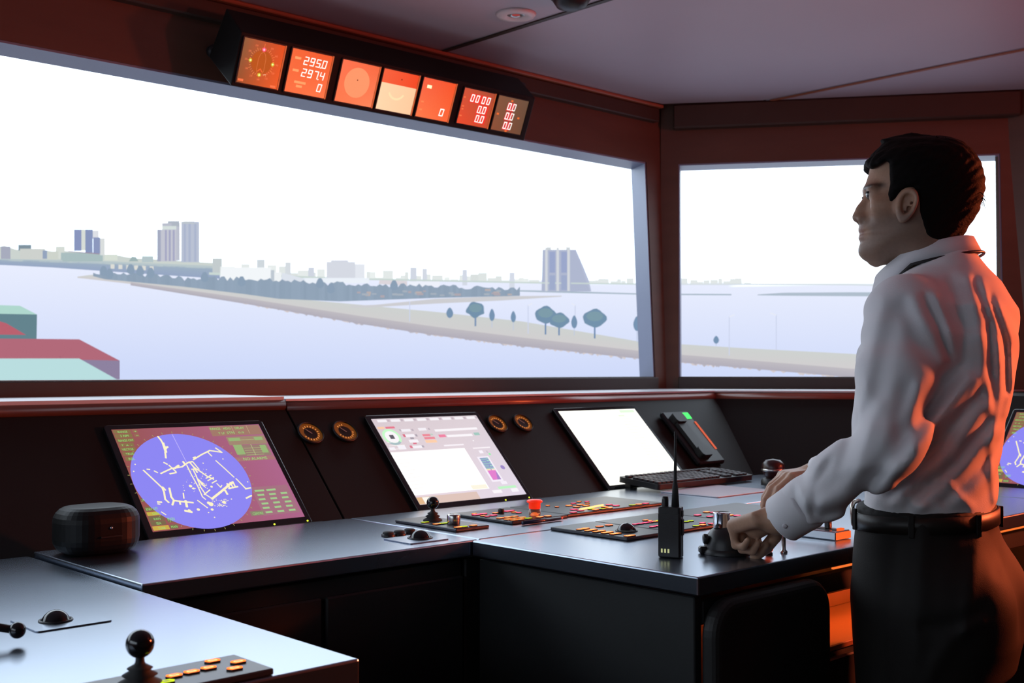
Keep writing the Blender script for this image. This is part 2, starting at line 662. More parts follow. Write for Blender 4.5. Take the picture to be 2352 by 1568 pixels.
L.strip([(-620, 588), (0, 594), (200, 598), (505, 611)], [(-620, 592), (0, 599), (200, 605), (505, 618)], (186, 200, 204))
for x in range(236, 360, 18):
    L.rect(x, 606 + (x - 236) * .05, x + 9, 616 + (x - 236) * .05, (222, 222, 216))
L.done('city_shore_image')

L = Layer(.010)   # twin towers
for x0, y0, x1, y1, c in [(170, 527, 187, 576, (138, 150, 190)), (187, 527, 196, 575, (216, 222, 216)), (196, 527, 213, 580, (136, 150, 188)), (213, 529, 227, 548, (222, 224, 230)),
                          (214, 545, 230, 582, (140, 152, 190)), (230, 547, 241, 586, (218, 222, 222))]:
    L.rect(x0, y0, x1, y1, c)
L.poly([(157, 576), (228, 582), (228, 584), (172, 579), (157, 578)], (160, 140, 158))
L.done('twin_towers_image')
L = Layer(.010)
L.rect(372, 512, 413, 598, (188, 192, 206)); L.rect(385, 507, 412, 520, (176, 184, 196)); L.rect(416, 509, 458, 602, (186, 194, 212)); L.poly([(416, 514), (452, 514), (446, 508), (422, 508)], (190, 198, 206))
L.off = .0115
L.rect(361, 527, 405, 600, (196, 198, 210)); L.rect(361, 527, 374, 600, (166, 172, 194)); L.rect(372, 519, 405, 527, (214, 224, 222))
L.off = .013
for x in (379, 388, 397):
    L.rect(x, 528, x + 4, 599, (164, 166, 196))
for x in (422, 433, 446):
    L.rect(x, 514, x + 5, 601, (172, 182, 206))
L.done('tower_block_image')

L = Layer(.008)   # near peninsula: trees, beach, causeway
L.strip([(178, 635), (215, 630), (300, 638), (420, 655), (560, 668), (700, 688), (830, 700), (1000, 716), (1200, 738), (1490, 788), (1560, 790), (1720, 800), (1950, 812), (2310, 838), (2900, 900)],
        [(178, 638), (215, 642), (300, 652), (420, 670), (560, 692), (700, 716), (830, 738), (1000, 765), (1200, 785), (1490, 812), (1560, 822), (1720, 838), (1950, 850), (2310, 880), (2900, 960)],
        (206, 210, 208), (210, 206, 208), step=20)
L.off = .012
L.strip([(300, 648), (560, 684), (830, 726), (1000, 750), (1200, 775), (1490, 808), (1560, 814), (1950, 846), (2310, 872), (2900, 940)],
        [(300, 655), (560, 697), (830, 744), (1000, 770), (1200, 795), (1490, 826), (1560, 832), (1950, 866), (2310, 900), (2900, 990)],
        (192, 188, 194), (178, 174, 186), step=9)
L.done('land_image')
L = Layer(.0145)
for i in range(150):        # ragged rocks along the waterline
    x = rs.uniform(560, 2000)
    y = np.interp(x, [560, 830, 1000, 1200, 1490, 1560, 1950, 2310], [697, 744, 770, 795, 826, 832, 866, 900])
    h = rs.uniform(1, 4) * (0.5 + x / 1600)
    w_ = rs.uniform(3, 9)
    L.off = .0145 + .00001 * i
    L.poly([(x - w_, y - 1), (x + w_, y + .5), (x + w_ * .2, y + h)], (214, 204, 204) if i % 3 else (184, 180, 190))
L.done('shore_rocks_image')['kind'] = 'stuff'
L = Layer(.009)
L.strip([(805, 702), (860, 700), (1000, 686), (1150, 680), (1290, 679)], [(805, 706), (860, 705), (1000, 697), (1150, 690), (1290, 681)], (206, 206, 210))
L.done('land_image')
L = Layer(.009)
L.strip([(1180, 666), (1245, 667), (1490, 674), (1680, 675)], [(1180, 669), (1245, 671), (1490, 677), (1680, 678)], (170, 186, 200))
L.done('islet_image')
L = Layer(.009)
L.strip([(1740, 676), (1800, 672), (1950, 671), (2300, 672)], [(1740, 678), (1800, 679), (1950, 680), (2300, 682)], (176, 190, 204))
L.done('islet_image')

L = Layer(.011)   # woods on the peninsula
xs = np.arange(214, 1201, 7)
top = np.interp(xs, [214, 240, 300, 420, 560, 640, 720, 840, 1000, 1100, 1200], [632, 624, 628, 640, 640, 644, 650, 652, 658, 660, 664]) + np.array([rs.uniform(-6, 5) for _ in xs])
bot = np.interp(xs, [214, 240, 420, 560, 640, 780, 1000, 1200], [634, 641, 658, 675, 686, 692, 684, 679])
for i in range(len(xs) - 1):
    g = rs.uniform(-3, 3)
    c = (146 + g, 164 + g, 184 + g)
    L.poly([(xs[i], bot[i]), (xs[i + 1], bot[i + 1]), (xs[i + 1], top[i + 1]), (xs[i], top[i])], c)
for x, y in ((238, 622), (252, 628), (300, 618), (322, 622), (346, 626), (470, 636), (735, 650), (905, 655), (760, 662), (555, 646)):
    L.poly([(x + 9 * math.cos(a) * (1 + .2 * math.sin(3 * a)), y + 12 * math.sin(a)) for a in np.linspace(6.28, 0, 11)[:-1]], (140, 160, 182))
for i in range(26):
    x = rs.uniform(820, 1190)
    y = np.interp(x, [820, 1190], [682, 676]) - rs.uniform(2, 14)
    L.rect(x, y, x + rs.uniform(6, 16), y + rs.uniform(3, 6), rs.choice([(176, 168, 176), (186, 176, 176), (168, 178, 190)]))
L.done('woods_image')

L = Layer(.014)   # pale sheds among the trees
L.rect(506, 614, 622, 648, (243, 247, 250)); L.rect(506, 612, 540, 620, (238, 243, 244)); L.rect(622, 620, 630, 652, (190, 200, 210)); L.rect(630, 625, 646, 650, (240, 244, 246))
L.poly([(646, 646), (700, 650), (700, 640), (648, 626)], (222, 228, 238)); L.rect(700, 638, 848, 650, (236, 242, 250)); L.poly([(870, 652), (935, 656), (935, 645), (872, 643)], (220, 214, 220))
L.rect(938, 646, 1010, 658, (238, 242, 252)); L.rect(750, 601, 816, 638, (214, 218, 228)); L.rect(760, 597, 800, 603, (212, 216, 228)); L.rect(816, 606, 838, 640, (228, 232, 240))
for x, y in ((790, 667), (852, 668), (954, 680), (1028, 680), (866, 684), (650, 662)):
    L.poly([(x - 4, y + 2), (x + 4, y + 3), (x + 5, y - 1), (x - 2, y - 3)], (236, 240, 246))
L.done('pale_sheds_image')

L = Layer(.011)   # slanted tower by the water
L.poly([(1244, 669), (1358, 669), (1352, 642), (1340, 612), (1323, 573), (1246, 573)], (176, 184, 208))
L.poly([(1306, 669), (1358, 669), (1352, 642), (1340, 612), (1323, 573), (1306, 573)], (182, 190, 214))
L.off = .016
for x in (1252, 1278, 1303):
    L.rect(x, 568, x + 6, 668, (212, 216, 222))
for x in (1262, 1289):
    L.rect(x, 578, x + 13, 626, (156, 168, 204))
    L.rect(x, 632, x + 13, 666, (160, 172, 204))
L.rect(1256, 567, 1266, 574, (206, 212, 216)); L.rect(1300, 567, 1310, 574, (206, 212, 216))
L.done('slanted_tower_image')


def tree_image(x, y, w_, h, yt, broad):
    L = Layer(.014)
    tc = (112, 140, 178)
    L.rect(x - (1.8 if broad else .8), y, x + (1.8 if broad else .8), yt, tc if broad else (190, 202, 226))
    n_ = 22
    pts = []
    for k in range(n_):
        a = -2 * math.pi * k / n_
        cy, cx = math.sin(a), math.cos(a)
        if broad:
            rr = 1 + .07 * math.sin(5 * a + x)
            pts.append((x + w_ / 2 * cx * rr, y + (h * .55 * cy if cy < 0 else h * .36 * cy * (1 + .2 * math.cos(4 * a))) * rr))
        else:
            pts.append((x + w_ / 2 * cx * (1 - .35 * max(0, -cy)), y + h / 2 * cy))
    L.poly(pts, (116, 146, 172) if broad else (120, 148, 178))
    if broad:
        L2 = [(x + w_ * .36 * math.cos(a), y - h * .18 + h * .26 * math.sin(a)) for a in np.linspace(0, -2 * math.pi, 13)[:-1]]
        L.off += .002
        L.poly(L2, (126, 156, 170))
    L.done('tree_image')


for args in [(1092, 714, 42, 38, 749, True), (1253, 726, 48, 42, 768, True), (1284, 738, 46, 36, 770, True), (1366, 734, 54, 44, 777, True),
             (1033, 718, 16, 24, 732, False), (1130, 723, 13, 28, 752, False), (1179, 727, 12, 26, 758, False), (1319, 739, 14, 30, 770, False),
             (1463, 743, 17, 34, 786, False), (1488, 746, 14, 34, 788, False), (1645, 780, 13, 18, 794, False)]:
    tree_image(*args)
for x, y0, y1, d_ in ((1213, 700, 766, 10), (1321, 700, 740, -8), (941, 690, 738, 9), (1675, 726, 816, 12), (1783, 722, 804, -14)):
    L = Layer(.012)
    L.rect(x - 1.1, y0, x + 1.1, y1, (204, 212, 236))
    L.poly([(x, y0 + 3), (x + d_, y0 - 2), (x + d_, y0 - 5), (x, y0)], (232, 236, 248))
    L.done('street_lamp_image')
L = Layer(.012)
L.poly([(2288, 690), (2330, 692), (2330, 655), (2300, 660)], (170, 196, 190))
L.done('shore_trees_image')

L = Layer(.016)   # deck containers of the simulated ship
for c, pts in [((100, 132, 142), [(-20, 778), (84, 778), (85, 722), (-20, 720)]), ((176, 216, 206), [(-20, 720), (85, 722), (46, 702), (-20, 700)])]:
    L.poly(pts, c)
L.off = .0185
L.poly([(-20, 768), (60, 769), (14, 742), (-20, 732)], (186, 98, 112))
L.off = .021
L.poly([(-20, 826), (150, 828), (208, 830), (275, 828), (182, 779), (-20, 777)], (178, 106, 122))
L.off = .024
L.poly([(186, 826), (262, 871), (275, 871), (275, 828)], (142, 130, 160))
L.poly([(84, 782), (92, 782), (150, 818), (138, 820)], (160, 96, 116))
L.off = .028
L.poly([(-20, 905), (330, 905), (270, 872), (182, 823), (-20, 823)], (186, 222, 224))
for off, y0, y1, c in ((.016, 720, 778, (100, 132, 142)), (.016, 700, 720, (176, 216, 206)), (.0185, 734, 768, (186, 98, 112)), (.021, 777, 826, (178, 106, 122)), (.028, 823, 905, (186, 222, 224))):
    L.off = off
    L.strip([(-760, y0), (-19, y0)], [(-760, y1), (-19, y1)], c)
L.done('ship_containers_image')

# ================================================================== CONSOLE BODY
def bevel(o, w=0.003, seg=2, ang=30):
    m = o.modifiers.new('edge', 'BEVEL')
    m.width = w
    m.segments = seg
    m.limit_method = 'ANGLE'
    m.angle_limit = math.radians(ang)
    return o


NOUT = np.array([-DIAG[1], DIAG[0]])           # outward normal of the angled wall
TURN = math.acos(float(U @ DIAG)) / 2


def st_line_diag(off, k):
    p = B3[:2] + DIAG * k - NOUT * off
    return ST(p)


def mitre_s(off):
    return S_COR - off * math.tan(TURN)


def section(name, label, prof, s0, s1, mat_, mitre=False):
    """prof: (offset from the front wall, z) polygon extruded along s."""
    n_ = len(prof)
    v = []
    for end, s_ in ((0, s0), (1, s1)):
        for o_, z in prof:
            ss = mitre_s(o_) if (end and mitre) else s_
            v.append((ss - s0, T_WALL - o_ - 0.5, z))
    fs = [tuple(range(n_)), tuple(range(n_, 2 * n_))[::-1]] + [(i, n_ + i, n_ + (i + 1) % n_, (i + 1) % n_) for i in range(n_)]
    e_ = thing(name, label, 'console', frame(s0, .5, 0))
    bevel(MB().add(v, fs).build('body', mat_, e_), .002)
    return e_


OB = T_WALL - 0.5     # panel foot to wall
GAP = 0.006
prof_l = [(OB + .03, 0.0), (OB + .03, .97), (OB - .262, 1.260), (OB - .262, 1.262), (GAP, 1.262), (GAP, 0.0)]
con_l = section('console_upstand', 'dark sloping instrument upstand holding the left radar below the long window', prof_l, -3.0, .012, M_panel)
con_r = section('console_upstand', 'dark sloping instrument upstand holding the two bright middle monitors', prof_l, .018, 1.5, M_panel, True)
# angled continuation
for KQ in np.linspace(0, 1.3, 800):          # where its foot meets the side console
    Q_ST = st_line_diag(OB + .03, KQ)
    if Q_ST[0] >= 1.82:
        break
v = []
for end in (0, 1):
    for o_, z in prof_l:
        k = o_ * math.tan(TURN) if end == 0 else D_LEN - .004 + (KQ - D_LEN) * o_ / (OB + .03)
        p = B3[:2] + DIAG * k - NOUT * o_
        v.append((p[0] - B3[0], p[1] - B3[1], z))
n_ = len(prof_l)
fs = [tuple(range(n_)), tuple(range(n_, 2 * n_))[::-1]] + [(i, n_ + i, n_ + (i + 1) % n_, (i + 1) % n_) for i in range(n_)]
con_d = thing('console_upstand', 'plain dark sloping upstand under the smaller window behind the keyboard', 'console', Matrix.Translation(Vector(B3)))
bevel(MB().add(v, fs).build('body', M_panel, con_d), .002)

# satin shelf along the top of the upstand and its rounded nosing
M_shelf = mat('upstand_shelf_pale', (0.62, 0.63, 0.66), 0.35, spec=0.5, rvar=0.03, var=0.1)
for par, s0, s1, mit, dz, mm in ((con_l, -3.0, .012, False, .006, mat('nosing_dark_brown', (.07, .028, .02), .3, var=.15, rvar=.04)), (con_r, .018, 1.5, True, 0.0, M_redtrim)):
    s_of = lambda o_: mitre_s(o_) if mit else s1
    oa, ob = OB - .262 + .012, GAP
    v = [(0, T_WALL - oa - .5, 1.2625), (s_of(oa) - s0, T_WALL - oa - .5, 1.2625), (s_of(ob) - s0, T_WALL - ob - .5, 1.2625), (0, T_WALL - ob - .5, 1.2625)]
    v += [(x, y, z + .006 + dz) for x, y, z in v]
    MB().add(v, [(3, 2, 1, 0), (4, 5, 6, 7), (0, 1, 5, 4), (1, 2, 6, 5), (2, 3, 7, 6), (3, 0, 4, 7)]).build('shelf', M_shelf, par)
    r_ = .016
    o_c = OB - .262 + .006
    yc, zc = T_WALL - o_c - .5, 1.2455 + dz
    pts = [(.0, yc, zc), (s_of(o_c) - s0, yc, zc)]
    MB().tube(pts, r_, 20).build('nosing', mm, par)
p0, p1 = [B3[:2] + DIAG * k - NOUT * (OB - .256) for k in ((OB - .256) * math.tan(TURN), (D_LEN + KQ) / 2)]
MB().tube([(p0[0] - B3[0], p0[1] - B3[1], 1.2455), (p1[0] - B3[0], p1[1] - B3[1], 1.2455)], .016, 20).build('nosing', M_redtrim, con_d)
v = []
for o_ in (OB - .25, GAP):
    for k in (o_ * math.tan(TURN), D_LEN - .004 + (KQ - D_LEN) * o_ / (OB + .03)):
        p = B3[:2] + DIAG * k - NOUT * o_
        v.append((p[0] - B3[0], p[1] - B3[1], 1.2625))
v = [v[0], v[1], v[3], v[2]]
v += [(x, y, z + .006) for x, y, z in v]
MB().add(v, [(3, 2, 1, 0), (4, 5, 6, 7), (0, 1, 5, 4), (1, 2, 6, 5), (2, 3, 7, 6), (3, 0, 4, 7)]).build('shelf', M_shelf, con_d)

# side console on the starboard side
fs_side = frame(1.85, -1.7, 0)
side = thing('console_upstand', 'dark sloping upstand along the side wall behind the person', 'console', fs_side)
poly = [(-.03, 0), (-.03, .97), (.26, 1.260), (C_S - 1.85 - .01, 1.260), (C_S - 1.85 - .01, 0)]
v = [(x, y, z) for y in (0, 1.68) for x, z in poly]
v = [(x, y if (i < 5) else Q_ST[1] + 1.7 + (C_T - Q_ST[1]) * (x + .03) / (C_S - 1.82) - .004, z) for i, (x, y, z) in enumerate(v)]
fs = [(4, 3, 2, 1, 0), (5, 6, 7, 8, 9)] + [(i, (i + 1) % 5, 5 + (i + 1) % 5, 5 + i) for i in range(5)]
bevel(MB().add(v, fs).build('body', M_panel, side), .002)

# worktops (each a slab of its own, dark joints between them)
def slab(name, label, poly, z1=1.0, th=.032, base=None):
    sx, sy = poly[0]
    e_ = thing(name, label, 'worktop', frame(sx, sy, z1 - th))
    bevel(MB().prism([(a - sx, b - sy) for a, b in poly], 0, th).build('top', M_top, e_), .003, 2)
    return e_


J = .003
WING_Z = .992
slab('console_worktop', 'pale reflecting worktop of the near side wing with a ball joystick and trackball', [(-1.95, -.597), (-.722, -.597), (-.722, .46), (-1.95, .46)], z1=WING_Z)
slab('console_worktop', 'dark worktop strip in front of the radar screen with trackball and three buttons', [(-.716, -.0), (-J, 0.0), (-J, .452), (-.716, .452)])
d0 = st_line_diag(OB + .046, (OB + .046) * math.tan(TURN))
q = st_line_diag(OB + .034, KQ)
q = (min(q[0], 1.815), q[1])
slab('console_worktop', 'dark worktop in front of the bright monitors with keypads keyboard and mouse pad', [(J, J), (1.803, J), (1.803, q[1]), d0, (J, .452)])
slab('console_worktop', 'grey reflecting top of the island jutting out with the handheld radio on it', [(-.022, -.566), (1.545, -.566), (1.545, -J), (-.022, -J)])
slab('console_worktop', 'narrow worktop of the side console behind the person', [(1.551, -1.7), (1.803, -1.7), (1.803, -J), (1.551, -J)])

# cabinets below
def cab(label, s0, s1, t0, t1, h=.962, name='console_cabinet'):
    e_ = thing(name, label, 'cabinet', frame(s0, t0, 0))
    MB().box(0, s1 - s0, 0, t1 - t0, .0, h, bev=.003).build('body', M_cab, e_)
    return e_


c1 = cab('dark cabinet under the near side wing', -1.95, -.742, -.575, .45, h=.954)
MB().lathe([(.0, 0), (.007, 0), (.009, .004), (.009, .014), (.006, .018), (.0001, .018)], 20, M=Matrix.Translation((1.193, -.001, .915)) @ Matrix.Rotation(math.pi / 2, 4, 'X')).build('knob', M_steel, c1)
c2 = cab('dark cabinet front under the radar worktop', -.715, -.03, .02, .46)
for k in range(2):
    MB().box(.02 + k * .335, .345 + k * .335, -.012, -.0005, .06, .93, bev=.003).build('door', M_cab, c2)
c3 = cab('dark cabinet under the bright monitors hidden behind the island', -.02, 1.545, .02, .46)
# island: side wall, drawer rail, lit niche, lower doors
isl = thing('island_cabinet', 'dark island cabinet with an orange lit niche under its worktop', 'cabinet', frame(-.005, -.545, 0))
M_niche = mat('niche_lining', (0.45, 0.20, 0.08), 0.4, var=0.1)
MB().box(0, .02, 0, .54, 0, .962, bev=.002).build('side_panel', M_cab, isl)
MB().box(1.52, 1.54, 0, .54, 0, .962, bev=.002).build('side_panel', M_cab, isl)
MB().box(.021, 1.519, .30, .54, 0, .962).build('back_panel', M_cab, isl)
MB().box(.021, 1.519, 0.0, .05, .912, .955, bev=.004).build('drawer_rail', M_cab, isl)
MB().box(.021, 1.519, .004, .295, .80, .812, bev=.002).build('niche_floor', M_niche, isl)
MB().box(.021, 1.519, .20, .212, .813, .955).build('niche_back', M_niche, isl)
MB().box(.021, 1.519, .01, .29, 0.02, .797).build('lower_body', M_cab, isl)
for k in range(3):
    MB().box(.024 + k * .5, .52 + k * .5, -.004, .009, .06, .79, bev=.003).build('door', M_cab, isl)
MB().sphere((.24, -.008, .765), .006, 12, 8).build('lock', M_steel, isl)
E_strip = emat('orange_led', lin((255, 120, 50)), 5.0)
MB().box(.42, 1.5, .055, .065, .948, .954).build('led_strip', E_strip, isl)
MB().box(.40, 1.5, -.0185, -.014, .9635, .9665).build('led_strip', emat('orange_led_edge', lin((255, 120, 50)), 1.0), isl)
c4 = cab('dark cabinet under the side console', 1.57, 1.81, -1.68, -.02)

# ================================================================== DISPLAYS
def hitp(x, y, t0=.5, z0=1.0, tilt=math.pi / 4, lift=0.0):
    """photo pixel -> (s, distance up the slope) on a sloping plane."""
    nn = np.array([-math.sin(tilt) * N[0], -math.sin(tilt) * N[1], math.cos(tilt)])
    p0 = W(0, t0, z0) + nn * lift
    r = ray(x, y)
    k = ((p0 - CP) @ nn) / (r @ nn)
    p = CP + k * r
    q = p - W(0, t0, z0)
    return float(q[:2] @ U), float((q[:2] @ N) * math.cos(tilt) + q[2] * math.sin(tilt))


_txt_cache = {}


def text_geo(s_):
    """2-D outline geometry of a word, normalised to cap height 1, left aligned at 0."""
    if s_ in _txt_cache:
        return _txt_cache[s_]
    cu = bpy.data.curves.new('lettering', 'FONT')
    cu.body = s_
    cu.resolution_u = 2
    ob = bpy.data.objects.new('lettering', cu)
    COL.objects.link(ob)
    dg = bpy.context.evaluated_depsgraph_get()
    me = ob.evaluated_get(dg).to_mesh()
    vv = np.array([v.co[:2] for v in me.vertices]) if len(me.vertices) else np.zeros((0, 2))
    ff = [tuple(p.vertices) for p in me.polygons]
    ob.evaluated_get(dg).to_mesh_clear()
    bpy.data.objects.remove(ob)
    bpy.data.curves.remove(cu)
    if len(vv):
        vv = vv / 0.70
        vv[:, 0] -= vv[:, 0].min()
    _txt_cache[s_] = (vv, ff)
    return vv, ff


class Pic(MB):
    """Flat display picture in the local plane of a screen."""

    def __init__(self, conv):
        super().__init__()
        self.conv = conv
        self.z = 0.0

    def loc(self, pts, c):
        self.add([(x, y, self.z) for x, y in pts], [tuple(range(len(pts)))], 0, ([c[i % len(c)] for i in range(len(pts))] if hasattr(c[0], '__len__') else lin(c)))

    def px(self, pts, c):
        self.loc([self.conv(*p) for p in pts], c)

    def bar(self, x0, y0, x1, y1, h, c):
        a, b = self.conv(x0, y0), self.conv(x1, y1)
        hh = h
        self.loc([(a[0], a[1] - hh / 2), (b[0], b[1] - hh / 2), (b[0], b[1] + hh / 2), (a[0], a[1] + hh / 2)], c)

    def line(self, pts, w, c, px=True):
        P = [np.array(self.conv(*p) if px else p) for p in pts]
        for i in range(len(P) - 1):
            d = P[i + 1] - P[i]
            l_ = np.linalg.norm(d)
            if l_ < 1e-6:
                continue
            d = d / l_
            nn = np.array([-d[1], d[0]]) * w / 2
            e0, e1 = P[i] - d * w * .35, P[i + 1] + d * w * .35
            self.loc([e0 - nn, e1 - nn, e1 + nn, e0 + nn], c)

    def blob(self, x, y, r, c, px=True, k=8, ry=None):
        q = self.conv(x, y) if px else (x, y)
        self.loc([(q[0] + r * math.cos(a), q[1] + (ry or r) * math.sin(a)) for a in np.linspace(0, 2 * math.pi, k + 1)[:-1]], c)

    def text(self, s_, x, y, h, c, px=True, width=None):
        q = self.conv(x, y) if px else (x, y)
        vv, ff = text_geo(s_)
        k = h
        kx = h
        if width:
            kx = width / max(1e-6, vv[:, 0].max())
        self.add([(q[0] + a * kx, q[1] + b * k, self.z) for a, b in vv], ff, 0, lin(c))


E_disp = col_emat('display_picture', 1.0, gloss=True)
E_led_y = emat('led_yellow_green', lin((215, 235, 60)), 2.0)


def monitor(label, M, w, h, x_off=0.0, leds=True):
    e_ = thing('monitor', label, 'monitor', M)
    b = .014
    o = MB().prism(rrect(-b, w + b, -b - .006, h + b, .008), .0005, .011).build('bezel', M_gloss, e_)
    bevel(o, .002)
    MB().box(-b - .01, w + b + .02, -b - .020, -b - .008, .001, .022, bev=.003).build('ledge', M_panel, e_)
    if leds:
        for x_ in (w * .77, w + .002):
            MB().sphere((x_, -b + .002, .011), .0022, 10, 6, zmin=0).build('indicator_light', E_led_y, e_)
    return e_


RX45 = math.pi / 4
# ---- radar picture -------------------------------------------------
R_S0, R_W, R_H = -.459, .366, .286
LIFT = .0125


def conv_r(x, y):
    a, b = hitp(x, y, lift=LIFT)
    return a - R_S0, b - .0


mon1 = monitor('radar monitor with a blue disc on a maroon picture, left of two amber gauges', frame(R_S0, .5, 1.0, RX45), R_W, R_H)
pic = Pic(conv_r)
mar_l, mar_r = lin((150, 82, 78)), lin((172, 100, 138))
nx_ = 8
for i in range(nx_):
    x0, x1 = R_W * i / nx_, R_W * (i + 1) / nx_
    f0, f1 = i / nx_, (i + 1) / nx_
    ca = tuple(np.array(mar_l) * (1 - f0) + np.array(mar_r) * f0)
    cb = tuple(np.array(mar_l) * (1 - f1) + np.array(mar_r) * f1)
    pic.loc([(x0, 0), (x1, 0), (x1, R_H), (x0, R_H)], [ca, cb, cb, ca])
pic.build('screen', E_disp, mon1, Matrix.Translation((0, 0, .0115)), colors=True)
pic = Pic(conv_r)
cx, cy = conv_r(443, 1101)
rr = (conv_r(418, 994)[1] - conv_r(476, 1213)[1]) / 2
BLUE = (139, 134, 243)
pic.loc([(cx + rr * math.cos(a), cy + rr * math.sin(a)) for a in np.linspace(0, 2 * math.pi, 65)[:-1]], BLUE)
GR, GR2 = (140, 205, 125), (150, 150, 118)
pic.z = .0002
for k in range(36):
    a = 2 * math.pi * k / 36
    pic.line([(cx + rr * 1.02 * math.cos(a), cy + rr * 1.02 * math.sin(a)), (cx + rr * 1.05 * math.cos(a), cy + rr * 1.05 * math.sin(a))], .0012, (165, 160, 100), px=False)


def zp(lst):   # points noted on an enlarged crop of the photograph
    return [(200 + x / 3.618, 900 + y / 3.618) for x, y in lst]


pic.line(zp([(708, 350), (832, 592)]), .0016, (190, 180, 250))
pic.z = .0004
CR = (255, 244, 200)
coast = [([(590, 370), (612, 395), (632, 430), (655, 465), (650, 500), (655, 545)], .0042), ([(650, 470), (668, 455)], .005), ([(632, 425), (655, 495)], .006),
         ([(470, 650), (540, 715), (625, 795)], .0036), ([(625, 795), (640, 830), (650, 890), (678, 915)], .004), ([(630, 790), (650, 812)], .004),
         ([(685, 800), (700, 870), (722, 900), (710, 935)], .0045), ([(720, 900), (780, 908), (880, 918)], .0042), ([(770, 905), (775, 930)], .004), ([(820, 905), (830, 950)], .0055),
         ([(588, 912), (618, 914)], .004), ([(590, 928), (604, 930)], .003), ([(818, 985), (868, 996)], .0055), ([(800, 840), (805, 880)], .003),
         ([(640, 585), (665, 598)], .0036), ([(682, 608), (738, 660)], .0034), ([(615, 675), (700, 635), (790, 620), (840, 585), (875, 577)], .0036), ([(730, 632), (760, 610)], .005), ([(690, 678), (740, 668)], .0036),
         ([(800, 580), (815, 600)], .005), ([(500, 640), (520, 642)], .003), ([(560, 655), (585, 668)], .003),
         ([(885, 560), (950, 520), (1020, 485), (1120, 500), (1070, 465)], .0036), ([(1000, 495), (1035, 530)], .003), ([(885, 545), (900, 540)], .004),
         ([(850, 580), (890, 625), (950, 665), (1000, 700), (1050, 722)], .0036), ([(880, 580), (930, 640)], .003), ([(990, 715), (1030, 690)], .0028), ([(1005, 735), (1050, 710)], .0028), ([(1040, 755), (1075, 735)], .0028), ([(1080, 760), (1110, 790), (1120, 775)], .0026),
         ([(830, 610), (870, 690), (920, 780), (960, 870), (985, 890)], .0028), ([(880, 640), (905, 690), (945, 790), (985, 850), (1040, 885)], .003),
         ([(1072, 570), (1150, 640), (1220, 705)], .0030), ([(1240, 720), (1318, 800)], .0032), ([(1318, 803), (1358, 795)], .0036), ([(1325, 880), (1365, 860)], .004),
         ([(1040, 885), (1110, 830), (1170, 780)], .0056), ([(1170, 775), (1210, 750)], .006), ([(1165, 760), (1190, 800)], .0035), ([(1190, 750), (1215, 795)], .0035), ([(1212, 745), (1235, 790)], .0035), ([(1180, 800), (1250, 785)], .004), ([(1150, 820), (1165, 845)], .005),
         ([(920, 900), (1000, 960)], .0028), ([(975, 850), (1020, 812)], .003), ([(885, 620), (915, 665)], .004), ([(870, 640), (905, 640)], .003)]
for k in range(7):
    coast.append(([(915 + k * 9, 715 + k * 10), (950 + k * 7, 745 + k * 5 + (k % 2) * 22)], .0022))
for pts, w_ in coast:
    pic.line(zp(pts), w_, CR)
    for p in zp(pts):
        pic.blob(*p, w_ * .55, CR, k=6)
for x, y, r_ in ((1030, 930, .006), (1040, 975, .0035), (925, 975, .0038), (850, 985, .004), (860, 780, .004), (885, 800, .003), (1035, 785, .003), (1010, 920, .004), (1138, 915, .0045)):
    pic.blob(*zp([(x, y)])[0], r_, CR, k=7)
rq = random.Random(11)
for _ in range(85):
    if rq.random() < .6:
        x, y = rq.uniform(1040, 1175), rq.uniform(885, 950)
    else:
        x, y = rq.uniform(790, 1000), rq.uniform(640, 830)
    pic.blob(*zp([(x, y)])[0], rq.uniform(.0006, .0016), CR, k=5)
for x, y in ((1130, 555), (965, 590), (1335, 745), (400, 600), (388, 658), (1200, 888), (1060, 1040), (1010, 1000)):
    pic.blob(*zp([(x, y)])[0], .0018, CR, k=6)
pic.line(zp([(618, 995), (655, 1018)]), .0025, CR)
pic.build('radar_echoes', E_disp, mon1, Matrix.Translation((0, 0, .0118)), colors=True)['kind'] = 'stuff'
pic = Pic(conv_r)
G = R_H
LW = .0009
GT, GB = (150, 225, 125), (118, 150, 88)
box_c = (140, 128, 84)


def tl(x, y):  # local coords measured from top-left of the screen
    return (x, R_H - y)


def words(lst):
    for s_, x, y, h, w_ in lst:
        q = tl(x, y)
        pic.text(s_, q[0], q[1], h, GT, px=False, width=w_)


def lbar(x, y, w_, h, c=None):
    q = tl(x, y)
    pic.loc([(q[0], q[1]), (q[0] + w_, q[1]), (q[0] + w_, q[1] + h), (q[0], q[1] + h)], c or GB)


for x, y, w_, h in ((.002, .012, .040, .010), (.002, .025, .040, .011), (.002, .038, .040, .011), (.003, .051, .034, .010), (.003, .064, .034, .011), (.003, .077, .034, .010), (.005, .092, .028, .012)):
    lbar(x, y, w_, h, (136, 112, 72))
for x, y, w_, h in ((.046, .012, .012, .010), (.046, .025, .012, .010)):
    lbar(x, y, w_, h, (150, 104, 84))
pic.z = .0002
words([('RANGE', .012, .011, .006, .022), ('3 NM', .014, .0235, .007, .019), ('RINGS OFF', .006, .0365, .006, .034), ('T  A  -', .008, .050, .005, .024), ('VECTOR', .006, .0625, .006, .026),
       ('TRUE', .010, .0755, .006, .018), ('REL', .012, .0905, .007, .014), ('+', .0495, .011, .006, .006), ('-', .050, .0225, .006, .006)])
pic.z = 0
_lb, _wd = lbar, words
lbar = lambda x, y, w_, h, c=None: _lb(x * .72, y, w_ * .72, h, c)
words = lambda L_: _wd([(s_, x * .72, y, h, w_ * .72) for s_, x, y, h, w_ in L_])
